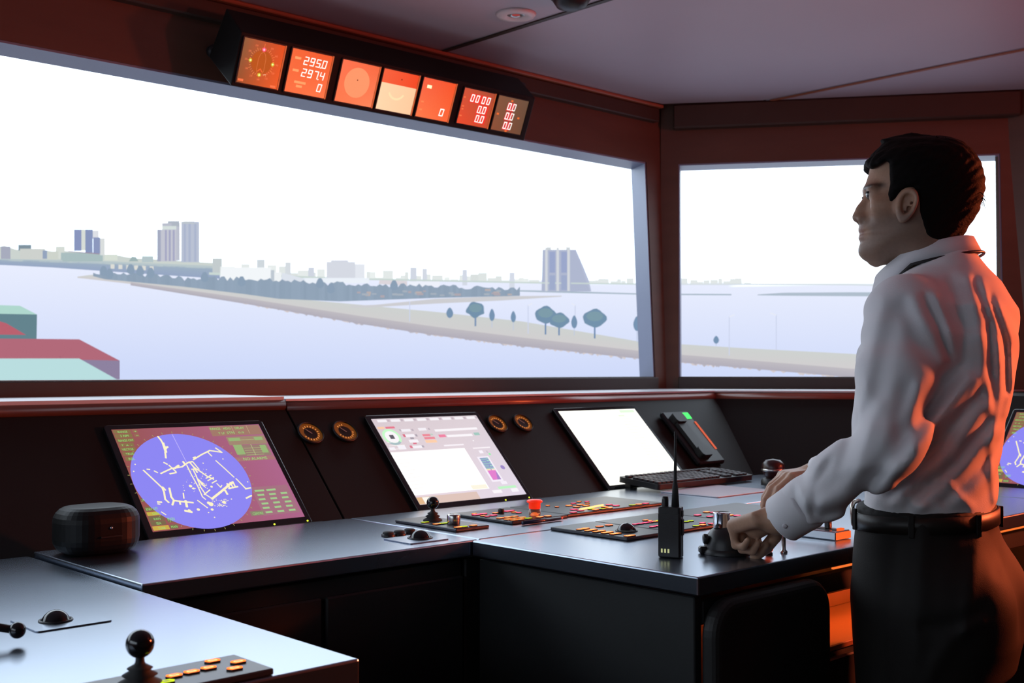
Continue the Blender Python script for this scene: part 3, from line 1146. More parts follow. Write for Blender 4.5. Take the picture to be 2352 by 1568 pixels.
lbar(.002, .206, .016, .010, (120, 96, 70)); lbar(.004, .232, .046, .012, (128, 110, 74)); lbar(.004, .244, .050, .010, (196, 176, 70)); lbar(.004, .258, .046, .012, (120, 104, 74))
lbar(.004, .270, .046, .011, (120, 104, 74)); lbar(.004, .283, .050, .011, (204, 172, 72)); lbar(.056, .266, .026, .018, (122, 106, 76)); lbar(.058, .283, .024, .011, (122, 108, 76))
pic.z = .0002
words([('HL', .006, .204, .006, .009), ('ENH OFF', .007, .230, .007, .036), ('GAIN', .020, .2425, .006, .020), ('RAIN', .018, .2565, .006, .020), ('SEA', .020, .2685, .006, .015), ('TUNE', .020, .2815, .006, .022),
       ('MAIN', .059, .262, .009, .021), ('MAN', .060, .281, .006, .019)])
lbar, words = _lb, _wd
pic.z = 0
for x, y, w_, h, c in ((.232, .032, .132, .030, (160, 120, 104)), (.264, .062, .100, .026, (160, 134, 112)), (.275, .098, .086, .034, (150, 124, 112)), (.262, .112, .102, .012, (168, 116, 118)),
                       (.266, .272, .094, .082, (164, 112, 128)), (.236, .270, .036, .013, (140, 128, 110))):
    lbar(x, y, w_, h, c)
pic.z = .0001
for x, y, w_, h in ((.268, .050, .030, .010), (.335, .050, .022, .010), (.272, .092, .022, .030), (.340, .090, .016, .024)):
    lbar(x, y, w_, h, (150, 180, 118))
for k in range(4):
    lbar(.296, .074 + k * .007, .046, .0012, (176, 184, 128))
lbar(.318, .096, .0014, .034, (190, 200, 140)); lbar(.298, .048, .036, .0012, (176, 184, 128))
lbar(.290, .028, .0012, .026, (190, 170, 130)); lbar(.330, .028, .0012, .026, (190, 170, 130))
pic.z = .0002
words([('RANGE', .234, .013, .007, .026), ('HDG', .268, .013, .007, .018), ('DELAY', .298, .013, .007, .024), ('T LF', .250, .027, .006, .016), ('STN', .272, .027, .007, .019), ('0.0', .302, .027, .006, .014),
       ('NO ALARMS', .282, .110, .008, .062), ('CENTRE', .241, .268, .007, .026)])
for r_ in range(6):
    for c_ in range(3):
        if (r_, c_) in ((0, 2),):
            continue
        lbar(.272 + c_ * .030 + (r_ % 2) * .002, .204 + r_ * .0125, .017 if r_ else .024, .0052, (160, 205, 140))
pic.build('radar_captions', E_disp, mon1, Matrix.Translation((0, 0, .0117)), colors=True)['kind'] = 'stuff'

# ---- conning / chart monitor ---------------------------------------
C_S0, C_W = .241, .364


def conv_c(x, y):
    a, b = hitp(x, y, lift=LIFT)
    return a - C_S0, b


mon2 = monitor('monitor with a pale lilac page and a green ring dial, between two pairs of gauges', frame(C_S0, .5, 1.0, RX45), C_W, .290)
pic = Pic(conv_c)
pic.loc([(0, 0), (C_W, 0), (C_W, .290), (0, .290)], [lin((232, 216, 224)), lin((226, 216, 232)), lin((220, 208, 214)), lin((216, 202, 208))])
pic.build('screen', E_disp, mon2, Matrix.Translation((0, 0, .0115)), colors=True)
pic = Pic(conv_c)


def zc(x, y):
    return (840 + x / 5.88, 940 + y / 5.88)


def q4(x0, y0, x1, y1, c, skew=.55):
    """Box on the page from two opposite corners noted on the crop."""
    a, b = conv_c(*zc(x0, y0)), conv_c(*zc(x1, y1))
    pic.loc([(a[0], b[1]), (b[0], b[1]), (b[0], a[1]), (a[0], a[1])], c)


a, b = conv_c(*zc(298, 580)), conv_c(*zc(1690, 1090))
WHT = (255, 255, 252)
pic.loc([(0.0, .030), (b[0], .030), (b[0], a[1]), (0.0, a[1])], [tuple(np.array(lin(WHT)) * 1.15)] * 4)
pic.loc([(0, 0), (.20, 0), (.20, .024), (0, .024)], (222, 196, 186))
pic.z = .0002
pic.loc([(.018, .002), (.04, .002), (.04, .022), (.018, .022)], (255, 250, 240))
pic.loc([(0.0, .002), (.017, .002), (.017, .022), (0.0, .022)], (226, 184, 140))
for k in range(8):
    x0 = .016 + k * .044
    pic.loc([(x0, .277), (x0 + .030, .277), (x0 + .030, .286), (x0, .286)], (246, 242, 246))
    pic.loc([(x0 + .032, .278), (x0 + .040, .278), (x0 + .040, .285), (x0 + .032, .285)], (196, 180, 190))
gx, gy = conv_c(*zc(322, 372))
gx = max(gx, .033)
pic.blob(gx, gy, .028, (196, 250, 200), px=False, k=40)
pic.z = .0004
pic.loc([(gx + .028 * math.cos(a), gy + .028 * math.sin(a)) for a in np.linspace(3.9, 5.5, 14)] + [(gx + .021 * math.cos(a), gy + .021 * math.sin(a)) for a in np.linspace(5.5, 3.9, 14)], (168, 190, 196))
pic.blob(gx, gy, .0205, (250, 246, 250), px=False, k=40)
pic.z = .0006
pic.loc([(gx - .007, gy - .007), (gx + .007, gy - .007), (gx + .007, gy + .007), (gx - .007, gy + .007)], (92, 92, 100))
pic.z = .0004
RED_, ORG_, GRY = (236, 138, 152), (252, 206, 170), (190, 178, 188)
ob = [(160, 250, .022, .008, ORG_), (330, 243, .030, .007, (230, 120, 140)), (545, 280, .030, .009, (244, 240, 246)), (465, 280, .006, .007, GRY), (632, 275, .007, .007, GRY), (765, 265, .026, .009, (244, 240, 246)), (855, 262, .006, .007, GRY),
      (600, 352, .030, .010, (246, 242, 248)), (522, 352, .008, .010, (216, 110, 130)), (685, 348, .006, .008, (170, 160, 172)), (650, 425, .030, .010, (246, 242, 248)), (628, 388, .012, .006, (160, 152, 164)), (665, 457, .012, .005, (222, 120, 140)),
      (700, 503, .030, .009, (246, 242, 248)), (615, 503, .008, .009, (222, 120, 140)), (775, 497, .007, .007, (176, 168, 180)), (820, 345, .026, .008, RED_), (865, 385, .036, .008, RED_), (885, 428, .038, .010, ORG_), (890, 338, .010, .006, (190, 206, 196)),
      (1035, 355, .024, .010, (240, 130, 162)), (1500, 328, .020, .010, (160, 200, 190)), (490, 510, .024, .014, (246, 242, 250)), (350, 530, .018, .010, (246, 242, 250)),
      (1455, 420, .004, .004, (255, 252, 255)), (1560, 570, .013, .010, (250, 244, 252)), (1675, 600, .007, .007, (150, 240, 170)), (1870, 985, .020, .010, (246, 240, 250)), (1640, 570, .006, .008, (206, 194, 208))]
for x, y, w_, h, c in ob:
    q = conv_c(*zc(x, y))
    q = (max(q[0], w_ / 2 + .004), q[1])
    pic.loc([(q[0] - w_ / 2, q[1] - h / 2), (q[0] + w_ / 2, q[1] - h / 2), (q[0] + w_ / 2, q[1] + h / 2), (q[0] - w_ / 2, q[1] + h / 2)], c)
for x0, y0, x1, y1, h, c in ((935, 283, 1505, 253, .008, (250, 246, 250)), (1100, 358, 1440, 340, .008, (250, 246, 250)), (1060, 487, 1325, 470, .005, (248, 242, 248)), (1450, 522, 1680, 508, .004, (250, 244, 248)), (1790, 1058, 2030, 1035, .008, (190, 245, 196)),
                             (1720, 1110, 1840, 1100, .010, (250, 246, 250)), (1970, 1090, 2060, 1080, .012, (248, 244, 250)), (1430, 1050, 1640, 1035, .014, (252, 246, 226))):
    pic.bar(*zc(x0, y0), *zc(x1, y1), h, c)
# cross-section window
a, b = conv_c(*zc(1480, 640)), conv_c(*zc(1890, 960))
xa, xb, ya, yb = a[0] + .006, b[0] - .006, b[1], a[1]
pic.z = .0004
pic.loc([(xa, ya), (xb, ya), (xb, yb), (xa, yb)], (246, 240, 250))
pic.z = .0006
xa2, xb2, ya2, yb2 = xa + .006, xb - .006, ya + .006, yb - .005
ym = ya2 + (yb2 - ya2) * .44
pic.loc([(xa2, ya2), (xb2, ya2), (xb2, ym), (xa2, ym)], (168, 130, 200))
pic.loc([(xa2, ym), (xb2, ym), (xb2, yb2), (xa2, yb2)], (140, 146, 204))
pic.z = .0008
pic.loc([(xa2, ya2), (xa2 + .016, ya2), (xa2 + .030, ym), (xa2, ym)], (226, 128, 206))
for k in range(5):
    pic.loc([(xa2, ym + .004 + k * .008), (xa2 + .022 - (k % 2) * .006, ym + .004 + k * .008), (xa2 + .022 - (k % 2) * .006, ym + .009 + k * .008), (xa2, ym + .009 + k * .008)], (152, 190, 196))
    pic.loc([(xb2 - .006 - (k % 2) * .004, ym + .003 + k * .009), (xb2, ym + .003 + k * .009), (xb2, ym + .008 + k * .009), (xb2 - .006 - (k % 2) * .004, ym + .008 + k * .009)], (160, 210, 200))
pic.loc([(xa2, ym - .002), (xa2 + .014, ym - .002), (xa2 + .014, ym + .004), (xa2, ym + .004)], (252, 230, 190))
pic.loc([(xb2 - .012, ym - .002), (xb2, ym - .002), (xb2, ym + .004), (xb2 - .012, ym + .004)], (252, 236, 210))
q = conv_c(*zc(1850, 780))
pic.blob(q[0], q[1], .0075, (156, 136, 200), px=False, k=14)
pic.z = .0005
for k in range(14):
    yy = .05 + k * .012
    pic.loc([(.008, yy), (.03 + .03 * rq.random(), yy), (.03 + .03 * rq.random(), yy + .002), (.008, yy + .002)], (246, 242, 240))
pic.build('page_graphics', E_disp, mon2, Matrix.Translation((0, 0, .0117)), colors=True)['kind'] = 'stuff'

# ---- bright chart monitor ------------------------------------------
K_S0, K_W = .938, .350
mon3 = monitor('monitor showing a glaring cream page, next to the keyboard', frame(K_S0, .5, 1.0, RX45), K_W, .294, leds=False)
pic = Pic(lambda x, y: (x, y))
CRM = np.array(lin((255, 254, 242))) * 1.5
pic.loc([(0, 0), (K_W, 0), (K_W, .294), (0, .294)], [tuple(CRM), tuple(CRM * .92), tuple(CRM * .85), tuple(CRM)])
pic.build('screen', E_disp, mon3, Matrix.Translation((0, 0, .0115)), colors=True)
pic = Pic(lambda x, y: (x, y))
for k in range(22):
    y0 = .02 + k * .0115
    w_ = .04 + .03 * rq.random()
    pic.loc([(.25, y0), (.25 + w_, y0), (.25 + w_, y0 + .004), (.25, y0 + .004)], (252, 250, 236))
pic.loc([(.27, .278), (.34, .278), (.34, .290), (.27, .290)], (226, 248, 216))
pic.loc([(.25, .262), (.28, .262), (.28, .270), (.25, .270)], (234, 250, 222))
pic.build('page_lines', E_disp, mon3, Matrix.Translation((0, 0, .0117)), colors=True)['kind'] = 'stuff'

# ---- second radar on the side console -------------------------------
Mside = Matrix.Translation(Vector(W(1.85, -.205, 1.0))) @ Matrix.Rotation(PHI - math.pi / 2, 4, 'Z') @ Matrix.Rotation(RX45, 4, 'X')
mon4 = monitor('radar monitor on the side console half hidden behind the person', Mside, R_W, R_H)
for nm in ('screen', 'radar_echoes', 'radar_captions'):
    src = [o for o in bpy.data.objects if o.parent == mon1 and o.name.split('.')[0] == nm][0]
    c = src.copy()
    COL.objects.link(c)
    c.parent = mon4

# ================================================================== OVERHEAD INSTRUMENT ROW
H_T, H_Z, H_TILT = 1.0, 2.103, math.radians(112)
Mh = frame(0, H_T, H_Z, H_TILT)


def conv_h(x, y):
    return hitp(x, y, H_T, H_Z, H_TILT, lift=.004)


hous = thing('instrument_housing', 'overhead row of seven glowing orange instruments above the long window', 'instruments', Mh)
mb = MB()
mb.add([(0.0, -.004, 0), (1.085, -.004, 0), (1.085, .140, 0), (0.0, .140, 0),
        (0.0, .045, -.150), (1.085, .045, -.150), (1.085, .185, -.105), (0.0, .185, -.105)],
       [(0, 1, 2, 3), (7, 6, 5, 4), (0, 4, 5, 1), (3, 2, 6, 7), (1, 5, 6, 2), (0, 3, 7, 4)])
bevel(mb.build('case', M_panel, hous), .003)
units = [((561, 73), (660, 95), (638, 206), (541, 186)), ((670, 99), (769, 117), (746, 232), (652, 212)), ((788, 124), (876, 145), (854, 253), (765, 235)), ((882, 146), (966, 167), (944, 271), (860, 255)),
         ((974, 169), (1051, 186), (1028, 288), (950, 272)), ((1067, 194), (1140, 211), (1118, 304), (1045, 289)), ((1145, 213), (1216, 221), (1198, 318), (1123, 308))]
SEG = {'0': 'abcdef', '2': 'abged', '4': 'fgbc', '5': 'afgcd', '7': 'abc', '9': 'abcdfg'}


def seg_digit(pic, ch, x, y, w_, h, th, c, sl=.12):
    P = lambda a, b: (x + a * w_ + b * h * sl, y + b * h)
    S = {'a': ((0, 1), (1, 1)), 'b': ((1, 1), (1, .5)), 'c': ((1, .5), (1, 0)), 'd': ((0, 0), (1, 0)), 'e': ((0, 0), (0, .5)), 'f': ((0, .5), (0, 1)), 'g': ((0, .5), (1, .5))}
    for k in SEG[ch]:
        pic.line([P(*S[k][0]), P(*S[k][1])], th, c, px=False)


def number(pic, s_, x, y, w_, h, th, c, gap=.45):
    for ch in s_:
        if ch == '.':
            pic.blob(x - w_ * gap * .5, y - th * .3, th * .62, c, px=False, k=8)
            continue
        if ch == ' ':
            x += w_ * .5
            continue
        seg_digit(pic, ch, x, y, w_, h, th, c)
        x += w_ * (1 + gap)


OR0 = np.array(lin((246, 100, 52)))
faces_c = [[(150, 80, 44), (236, 92, 40), (226, 78, 30), (140, 92, 60)], [(250, 112, 66), (255, 118, 72), (240, 90, 44), (246, 104, 58)], [(255, 120, 76), (255, 132, 90), (246, 106, 66), (255, 116, 80)],
           [(255, 214, 170), (255, 206, 160), (246, 84, 44), (246, 96, 60)], [(255, 122, 74), (252, 104, 58), (248, 84, 40), (246, 96, 66)], [(236, 76, 44), (200, 76, 46), (176, 76, 52), (206, 84, 58)],
           [(142, 80, 54), (110, 74, 54), (108, 80, 62), (132, 86, 62)]]
WH = tuple(np.array(lin((255, 246, 238))) * 1.3)


def wh3(n):
    return [WH] * n


for i, quad in enumerate(units):
    L_ = [conv_h(*p) for p in quad]
    x0 = (L_[0][0] + L_[3][0]) / 2
    x1 = (L_[1][0] + L_[2][0]) / 2
    y0, y1 = .006, .132
    if i >= 5:
        y0, y1 = .010, .128
    u_ = bpy.data.objects.new('display_unit', None)
    w_, h = x1 - x0, y1 - y0
    o = MB()
    fr_w = .0035
    o.prism(rrect(0, w_, 0, h, .004), 0.0004, .005)
    un = o.build('display_unit', M_black, hous, Matrix.Translation((x0, y0, .0)))
    MB().box(w_ - fr_w, w_ - .0005, .002, h - .002, .0051, .0075).build('rim', mat('orange_rim', (.5, .16, .06), .3, emit=lin((230, 110, 60)), estr=.55) if i < 6 else M_panel, un)
    bpy.data.objects.remove(u_)
    pic = Pic(lambda x, y: (conv_h(x, y)[0] - x0, conv_h(x, y)[1] - y0))
    fc = [lin(c) for c in faces_c[i]]
    m_ = .0035
    ny = 6
    for r_ in range(ny):
        f0, f1 = r_ / ny, (r_ + 1) / ny
        L0, L1 = [tuple(np.array(fc[0]) * (1 - f) + np.array(fc[3]) * f) for f in (f0, f1)]
        R0, R1 = [tuple(np.array(fc[1]) * (1 - f) + np.array(fc[2]) * f) for f in (f0, f1)]
        if i == 3:
            lo = r_ < 4
            L0 = L1 = tuple(np.array(lin((255, 212, 170))) * (1.05 if lo else 0)) if lo else lin((246, 98, 62))
            R0 = R1 = lin((255, 204, 160)) if lo else lin((244, 74, 36))
        pic.loc([(m_, m_ + (h - 2 * m_) * f0), (w_ - m_ - .001, m_ + (h - 2 * m_) * f0), (w_ - m_ - .001, m_ + (h - 2 * m_) * f1), (m_, m_ + (h - 2 * m_) * f1)], [L0, R0, R1, L1])
    pic.build('dial_face', E_disp, un, Matrix.Translation((0, 0, .0053)), colors=True)
    pic = Pic(None)
    cx, cy = w_ / 2, h / 2
    if i == 0:
        rr = .034
        pic.loc([(cx + rr * .92 * math.cos(a), cy + .004 + rr * .92 * math.sin(a)) for a in np.linspace(0, 6.283, 41)[:-1]], (186, 84, 26))
        pic.z = .0002
        for k in range(36):
            a = 2 * math.pi * k / 36
            r1 = rr * (1.20 if k % 3 == 0 else 1.10)
            pic.line([(cx + rr * .99 * math.cos(a), cy + .004 + rr * .99 * math.sin(a)), (cx + r1 * math.cos(a), cy + .004 + r1 * math.sin(a))], .0010, (255, 150, 84), px=False)
        for k, nm in enumerate(['0', '30', '60', '90', '120', '150', '180', '210', '240', '270', '300', '330']):
            a = math.pi / 2 - 2 * math.pi * k / 12
            if k == 0:
                pic.line([(cx, cy + .004 + rr * 1.2), (cx, cy + .004 + rr * 1.45)], .0016, (255, 120, 60), px=False)
                continue
            pic.text(nm, cx + rr * 1.38 * math.cos(a) - .004, cy + .002 + rr * 1.38 * math.sin(a), .005, (255, 128, 84), px=False, width=.008)
        hull = [(cx - .011, cy - .018), (cx - .008, cy - .026), (cx, cy - .029), (cx + .008, cy - .026), (cx + .011, cy - .018), (cx + .011, cy + .014), (cx + .007, cy + .026), (cx, cy + .032), (cx - .007, cy + .026), (cx - .011, cy + .014), (cx - .011, cy - .018)]
        pic.line(hull, .0011, (222, 120, 66), px=False)
        pic.line([(cx - .007, cy - .021), (cx, cy - .014), (cx + .007, cy - .021)], .003, (240, 104, 50), px=False)
        for x, y, c, rad in ((cx, cy + .004 + rr, (255, 190, 220), .0036), (cx - rr, cy + .004, (250, 255, 170), .003), (cx + rr, cy + .004, (250, 255, 170), .003), (cx, cy + .004 - rr, (255, 255, 160), .003)):
            pic.z = .0003
            pic.blob(x, y, rad * 1.7, (255, 80, 110) if rad > .0035 else (214, 190, 40), px=False, k=12)
            pic.z = .0005
            pic.blob(x, y, rad * .9, c, px=False, k=10)
        pic.line([(cx + .012, cy - .028), (cx + .020, cy - .026)], .0014, (255, 210, 170), px=False)
        for x, y in ((.006, .008), (w_ - .026, .006)):
            pic.loc([(x, y), (x + .016, y), (x + .016, y + .006), (x, y + .006)], (255, 118, 72))
    elif i == 1:
        number(pic, '295.0', .33 * w_, .68 * h, .082 * w_, .0200, .0027, wh3(4), .76)
        number(pic, '297.4', .33 * w_, .42 * h, .082 * w_, .0200, .0027, wh3(4), .76)
        number(pic, '0', .755 * w_, .155 * h, .082 * w_, .0200, .0027, wh3(4))
        for x, y, ww in ((.11 * w_, .76 * h, .14 * w_), (.11 * w_, .49 * h, .14 * w_), (.20 * w_, .245 * h, .27 * w_), (.26 * w_, .16 * h, .14 * w_)):
            pic.loc([(x, y), (x + ww, y), (x + ww, y + .0065), (x, y + .0065)], (255, 164, 106))
    elif i == 2:
        pic.blob(cx - .003, cy + .002, .043, (255, 152, 106), px=False, k=48)
        pic.z = .0003
        pic.blob(cx - .003, cy + .010, .0022, (120, 40, 20), px=False, k=10)
    elif i == 3:
        pic.z = .0003
        arc = [(cx - .004 + .030 * math.cos(a), cy + .008 + .030 * math.sin(a)) for a in np.linspace(-2.6, -.55, 14)]
        pic.line(arc, .006, (255, 226, 176), px=False)
        pic.blob(cx + .004, h * .80, .0022, (110, 24, 16), px=False, k=10)
    elif i == 4:
        pic.loc([(.16 * w_, .74 * h), (.29 * w_, .74 * h), (.29 * w_, .815 * h), (.16 * w_, .815 * h)], [tuple(np.array(lin((255, 250, 190))) * 1.3)] * 4)
        number(pic, '0', .68 * w_, .15 * h, .095 * w_, .0200, .0032, wh3(4))
        for y in (.048, .024):
            pic.loc([(.012, y), (.022, y), (.022, y + .005), (.012, y + .005)], (255, 136, 84))
    elif i == 5:
        for y, s_, xx in ((.66 * h, '00 00', .27 * w_), (.40 * h, '0.0', .55 * w_), (.15 * h, '0.0', .55 * w_)):
            pic.z = 0
            pic.loc([(xx - .006, y - .005), (xx + (.58 if len(s_) > 3 else .30) * w_, y - .005), (xx + (.61 if len(s_) > 3 else .33) * w_, y + .024), (xx - .003, y + .024)], (240, 56, 42))
            pic.z = .0003
            number(pic, s_, xx, y, .075 * w_, .0200, .0030, wh3(4), 1.05)
        for x, y, ww in ((.006, h - .034, .008), (.008, h - .062, .008), (.009, h - .071, .007), (.006, h - .092, .010)):
            pic.loc([(x, y), (x + ww, y), (x + ww, y + .004), (x, y + .004)], (250, 116, 70))
    else:
        for y, xx in ((.64 * h, .36 * w_), (.38 * h, .36 * w_), (.12 * h, .37 * w_)):
            pic.z = 0
            pic.loc([(xx - .004, y - .005), (xx + .027, y - .005), (xx + .030, y + .023), (xx - .001, y + .023)], (222, 44, 52))
            pic.z = .0003
            number(pic, '0.0', xx, y, .075 * w_, .0200, .0030, wh3(4), 1.05)
        for x, y in ((.42 * w_, .86 * h), (.08 * w_, .45 * h), (.74 * w_, .44 * h), (.45 * w_, .035 * h)):
            pic.loc([(x, y), (x + .009, y), (x + .009, y + .006), (x, y + .006)], (244, 110, 50))
    pic.build('readout', E_disp, un, Matrix.Translation((0, 0, .0056)), colors=True)['kind'] = 'stuff'

# ================================================================== CONTROLS AND SMALL THINGS
E_btn = {'o': emat('button_ring_orange', lin((255, 110, 40)), 3.0), 'g': emat('button_ring_green', lin((205, 236, 30)), 1.6), 'p': emat('button_ring_pink', lin((255, 50, 100)), 3.0)}
E_fill = {'o': emat('button_fill_orange', lin((255, 190, 120)), 2.0), 'g': emat('button_fill_green', lin((226, 240, 70)), .9), 'p': emat('button_fill_pink', lin((255, 130, 150)), 2.0)}


def button_mesh(kind, k=1.0, ring=False):
    mb_ = MB()
    hexo = [(-.0105, 0), (-.007, -.0062), (.007, -.0062), (.0105, 0), (.007, .0062), (-.007, .0062)]
    sc = lambda f, z: [(x * f * k, y * f * k, z) for x, y in hexo]
    mb_.prism([(x * k, y * k) for x, y in hexo], 0, .002, 0)
    a, b = sc(.94, .0021), sc(.62, .0021)
    mb_.add(a + b, [(i, (i + 1) % 6, 6 + (i + 1) % 6, 6 + i) for i in range(6)], 1)
    if not ring:
        c = sc(.60, .0022)
        mb_.add(c, [tuple(range(6))], 2)
        mb_.add([(-.003 * k, -.0012 * k, .0024), (.003 * k, -.0012 * k, .0024), (.003 * k, .0014 * k, .0024), (-.003 * k, .0014 * k, .0024)], [(0, 1, 2, 3)], 0)
    me_o = mb_.build('button', [M_black, E_btn[kind], E_fill[kind]])
    me = me_o.data
    bpy.data.objects.remove(me_o)
    return me


BTN = {kk: button_mesh(kk) for kk in 'ogp'}
BTN_RING = button_mesh('o', 1.0, True)


def keypad(label, s0, s1, t0, t1, btns, th=.007, group=None, z=1.0):
    e_ = thing('keypad_panel', label, 'keypad', frame(s0, t0, z), group)
    o = MB().box(0, s1 - s0, 0, t1 - t0, .0003, th, bev=.0015).build('plate', M_keypad, e_)
    for kind, x, y, *rest in btns:
        p = onz(x, y, z + th)
        s_, t_ = ST(p)
        s_ = min(max(s_, s0 + .013), s1 - .013)
        t_ = min(max(t_, t0 + .009), t1 - .009)
        k = rest[0] if rest else 1.0
        me = BTN_RING if kind == 'r' else BTN[kind]
        b = link('button', me, e_, Matrix.Translation((s_ - s0, t_ - t0, th)) @ Matrix.Diagonal((k, k, 1, 1)))
    return e_


def Z(x, y, ox, oy, k):
    return (ox + x / k, oy + y / k)


# keypad by the near joystick
kp1 = keypad('black keypad on the near wing with white-orange buttons beside the ball joystick', -1.03, -.838, -.592, -.503,
       [('o', 488, 1520), ('o', 547, 1522), ('o', 479, 1536), ('o', 539, 1537), ('o', 440, 1545), ('o', 400, 1554), ('g', 382, 1568)], th=.008, z=WING_Z)
# small joystick keypad
kp2 = keypad('small keypad holding a ball joystick, steel knob and six green and orange buttons', .030, .125, .108, .318,
       [('g', 973, 1201), ('o', 1000, 1205), ('g', 1018, 1203), ('o', 1050, 1213), ('g', 1068, 1211), ('o', 1088, 1208)])
zz2 = lambda x, y: Z(x, y, 920, 1130, 5.88)
la = [('p', 960, 320), ('p', 1040, 310), ('p', 1120, 300), ('o', 995, 298, .7), ('o', 1075, 332, .7), ('p', 1160, 337, .7), ('p', 1252, 320), ('o', 1280, 288, .8), ('p', 1440, 265), ('p', 1490, 258), ('o', 1535, 279, .8), ('p', 1595, 285, .8)]
la += [('o', x, y) for x, y in ((1345, 358), (1445, 347), (1540, 335), (1440, 375), (1540, 362), (1640, 350), (1540, 387), (1635, 377))] + [('g', 1750, 365), ('o', 1895, 345), ('o', 1990, 330)]
kp3 = keypad('keypad crowded with pink and orange buttons around the red emergency stop', .196, .372, .112, .318, [(k_[0], *zz2(k_[1], k_[2]), *k_[3:]) for k_ in la])
lb = [('o', 1279, 1165, .6), ('o', 1258, 1162, .6), ('o', 1307, 1162), ('p', 1317, 1157, .8), ('o', 1330, 1153, .7), ('o', 1332, 1160), ('p', 1348, 1153, .7), ('o', 1349, 1157, .7), ('o', 1346, 1162), ('o', 1324, 1165), ('p', 1318, 1171), ('p', 1333, 1173), ('p', 1321, 1178),
      ('g', 1358, 1170), ('o', 1374, 1172), ('g', 1390, 1170), ('o', 1404, 1168), ('o', 1389, 1165), ('p', 1399, 1160), ('p', 1415, 1162), ('g', 1454, 1161), ('o', 1467, 1159), ('p', 1483, 1157)]
kp4 = keypad('keypad with a bright orange bar and pink and orange buttons in front of the cream monitor', .380, .728, .120, .318, lb)
a_, b_ = ST(onz(1332, 1171, 1.007)), ST(onz(1385, 1161, 1.007))
MB().tube([(a_[0] - .38, a_[1] - .12, .0085), (b_[0] - .38, b_[1] - .12, .0085)], .0026, 8).build('bright_bar', E_fill['o'], kp4)  # bright orange bar lying across the plate
z3 = lambda x, y: Z(x, y, 1270, 1120, 5.88)
lc = [('o', 305, 578), ('o', 440, 557), ('o', 400, 595), ('o', 545, 573), ('o', 510, 610), ('o', 655, 590), ('o', 615, 628), ('o', 760, 607), ('o', 725, 645), ('o', 870, 625), ('r', 630, 530), ('r', 755, 512), ('o', 945, 680), ('o', 1095, 657)]
kp5 = keypad('island keypad with a large black trackball and rows of orange buttons', .196, .330, -.222, -.006, [(k_[0], *z3(k_[1], k_[2]), *k_[3:]) for k_ in lc])
ld = [('p', 1110, 500, .8), ('p', 1180, 490, .8), ('p', 1250, 480, .8), ('p', 1315, 472, .8), ('p', 1345, 533, .8), ('p', 1410, 523, .8), ('o', 1250, 445, .8), ('o', 1310, 455, .6), ('o', 1380, 462, .8), ('g', 1425, 453, .8),
      ('g', 1800, 465, .8), ('g', 1860, 455, .8), ('p', 2020, 482, .8), ('p', 2140, 492, .8), ('g', 1945, 523, .9), ('o', 2035, 510, .9), ('o', 2240, 467, .9)]
kp6 = keypad('island keypad with pink yellow and orange buttons behind the handheld radio', .334, .560, -.222, -.006, [(k_[0], *z3(k_[1], k_[2]), *k_[3:]) for k_ in ld])
le = [('p', 1875, 387), ('p', 2040, 407), ('p', 2170, 340), ('p', 2195, 430), ('o', 2075, 335)]
le = [(k_[0], *z3(k_[1], k_[2])) for k_ in le] + [('o', 1677, 1184), ('p', 1693, 1185)]
kp7 = keypad('island keypad with pink and orange buttons beside the near hand', .564, .860, -.222, -.006, le)


# ---- joysticks, knobs, trackballs --------------------------------------
def joystick(label, s_, t_, z, k=1.0):
    e_ = thing('joystick', label, 'joystick', frame(s_, t_, z))
    prof = [(.023, 0), (.023, .002), (.0135, .007), (.0185, .010), (.0105, .0145), (.0135, .017), (.0065, .021), (.0050, .023), (.0048, .025)]
    MB().lathe([(r * k, h * k) for r, h in prof], 28).build('rubber_boot', M_rubber, e_)
    MB().lathe([(.0048 * k, .024 * k), (.0044 * k, .034 * k)], 16).build('stem', M_black, e_)
    MB().sphere((0, 0, .0425 * k), .0150 * k, 36, 20).build('ball_knob', M_gloss, e_)
    return e_


p = ST(onz(321, 1571, 1.0))
j1 = joystick('large black ball joystick on the near wing keypad', p[0], p[1], 1.0003, 1.02)
p = ST(onz(994, 1195, 1.007))
j2 = joystick('small black ball joystick below the lilac monitor', p[0], p[1], 1.0075, .92)


def knob(label, x, y, r, h, mt, z=1.0075, name='rotary_knob'):
    p = ST(onz(x, y, z))
    e_ = thing(name, label, 'knob', frame(p[0], p[1], z))
    MB().lathe([(r * .96, 0), (r, .001), (r, h - .002), (r * .92, h), (.0001, h)], 30).build('cap', mt, e_)
    MB().box(-.0006, .0006, 0, r * .85, h, h + .0006).build('pointer', M_black, e_)
    return e_


M_silver = mat('knob_silver', (.5, .49, .47), .25, metal=1.0, rvar=.05)
knob('round silver rotary knob beside the small joystick', 1042, 1203, .0145, .021, M_silver)
knob('small black rotary knob between pink buttons', 1151, 1178, .0075, .010, M_black)


def trackball(label, x, y, r, plate, z=1.0, zp_=.004):
    p = ST(onz(x, y, z))
    e_ = thing('trackball', label, 'trackball', frame(p[0], p[1], z))
    MB().prism(rrect(*plate, .006), .0003, zp_).build('plate', M_top, e_)
    MB().lathe([(r * 1.0, zp_), (r * 1.16, zp_), (r * 1.12, zp_ + .002), (r * 1.0, zp_ + .002)], 32, cap=False).build('ring', M_black, e_)
    MB().sphere((0, 0, zp_ - r * .25), r, 32, 18, zmin=.2).build('ball', M_gloss, e_)
    return e_


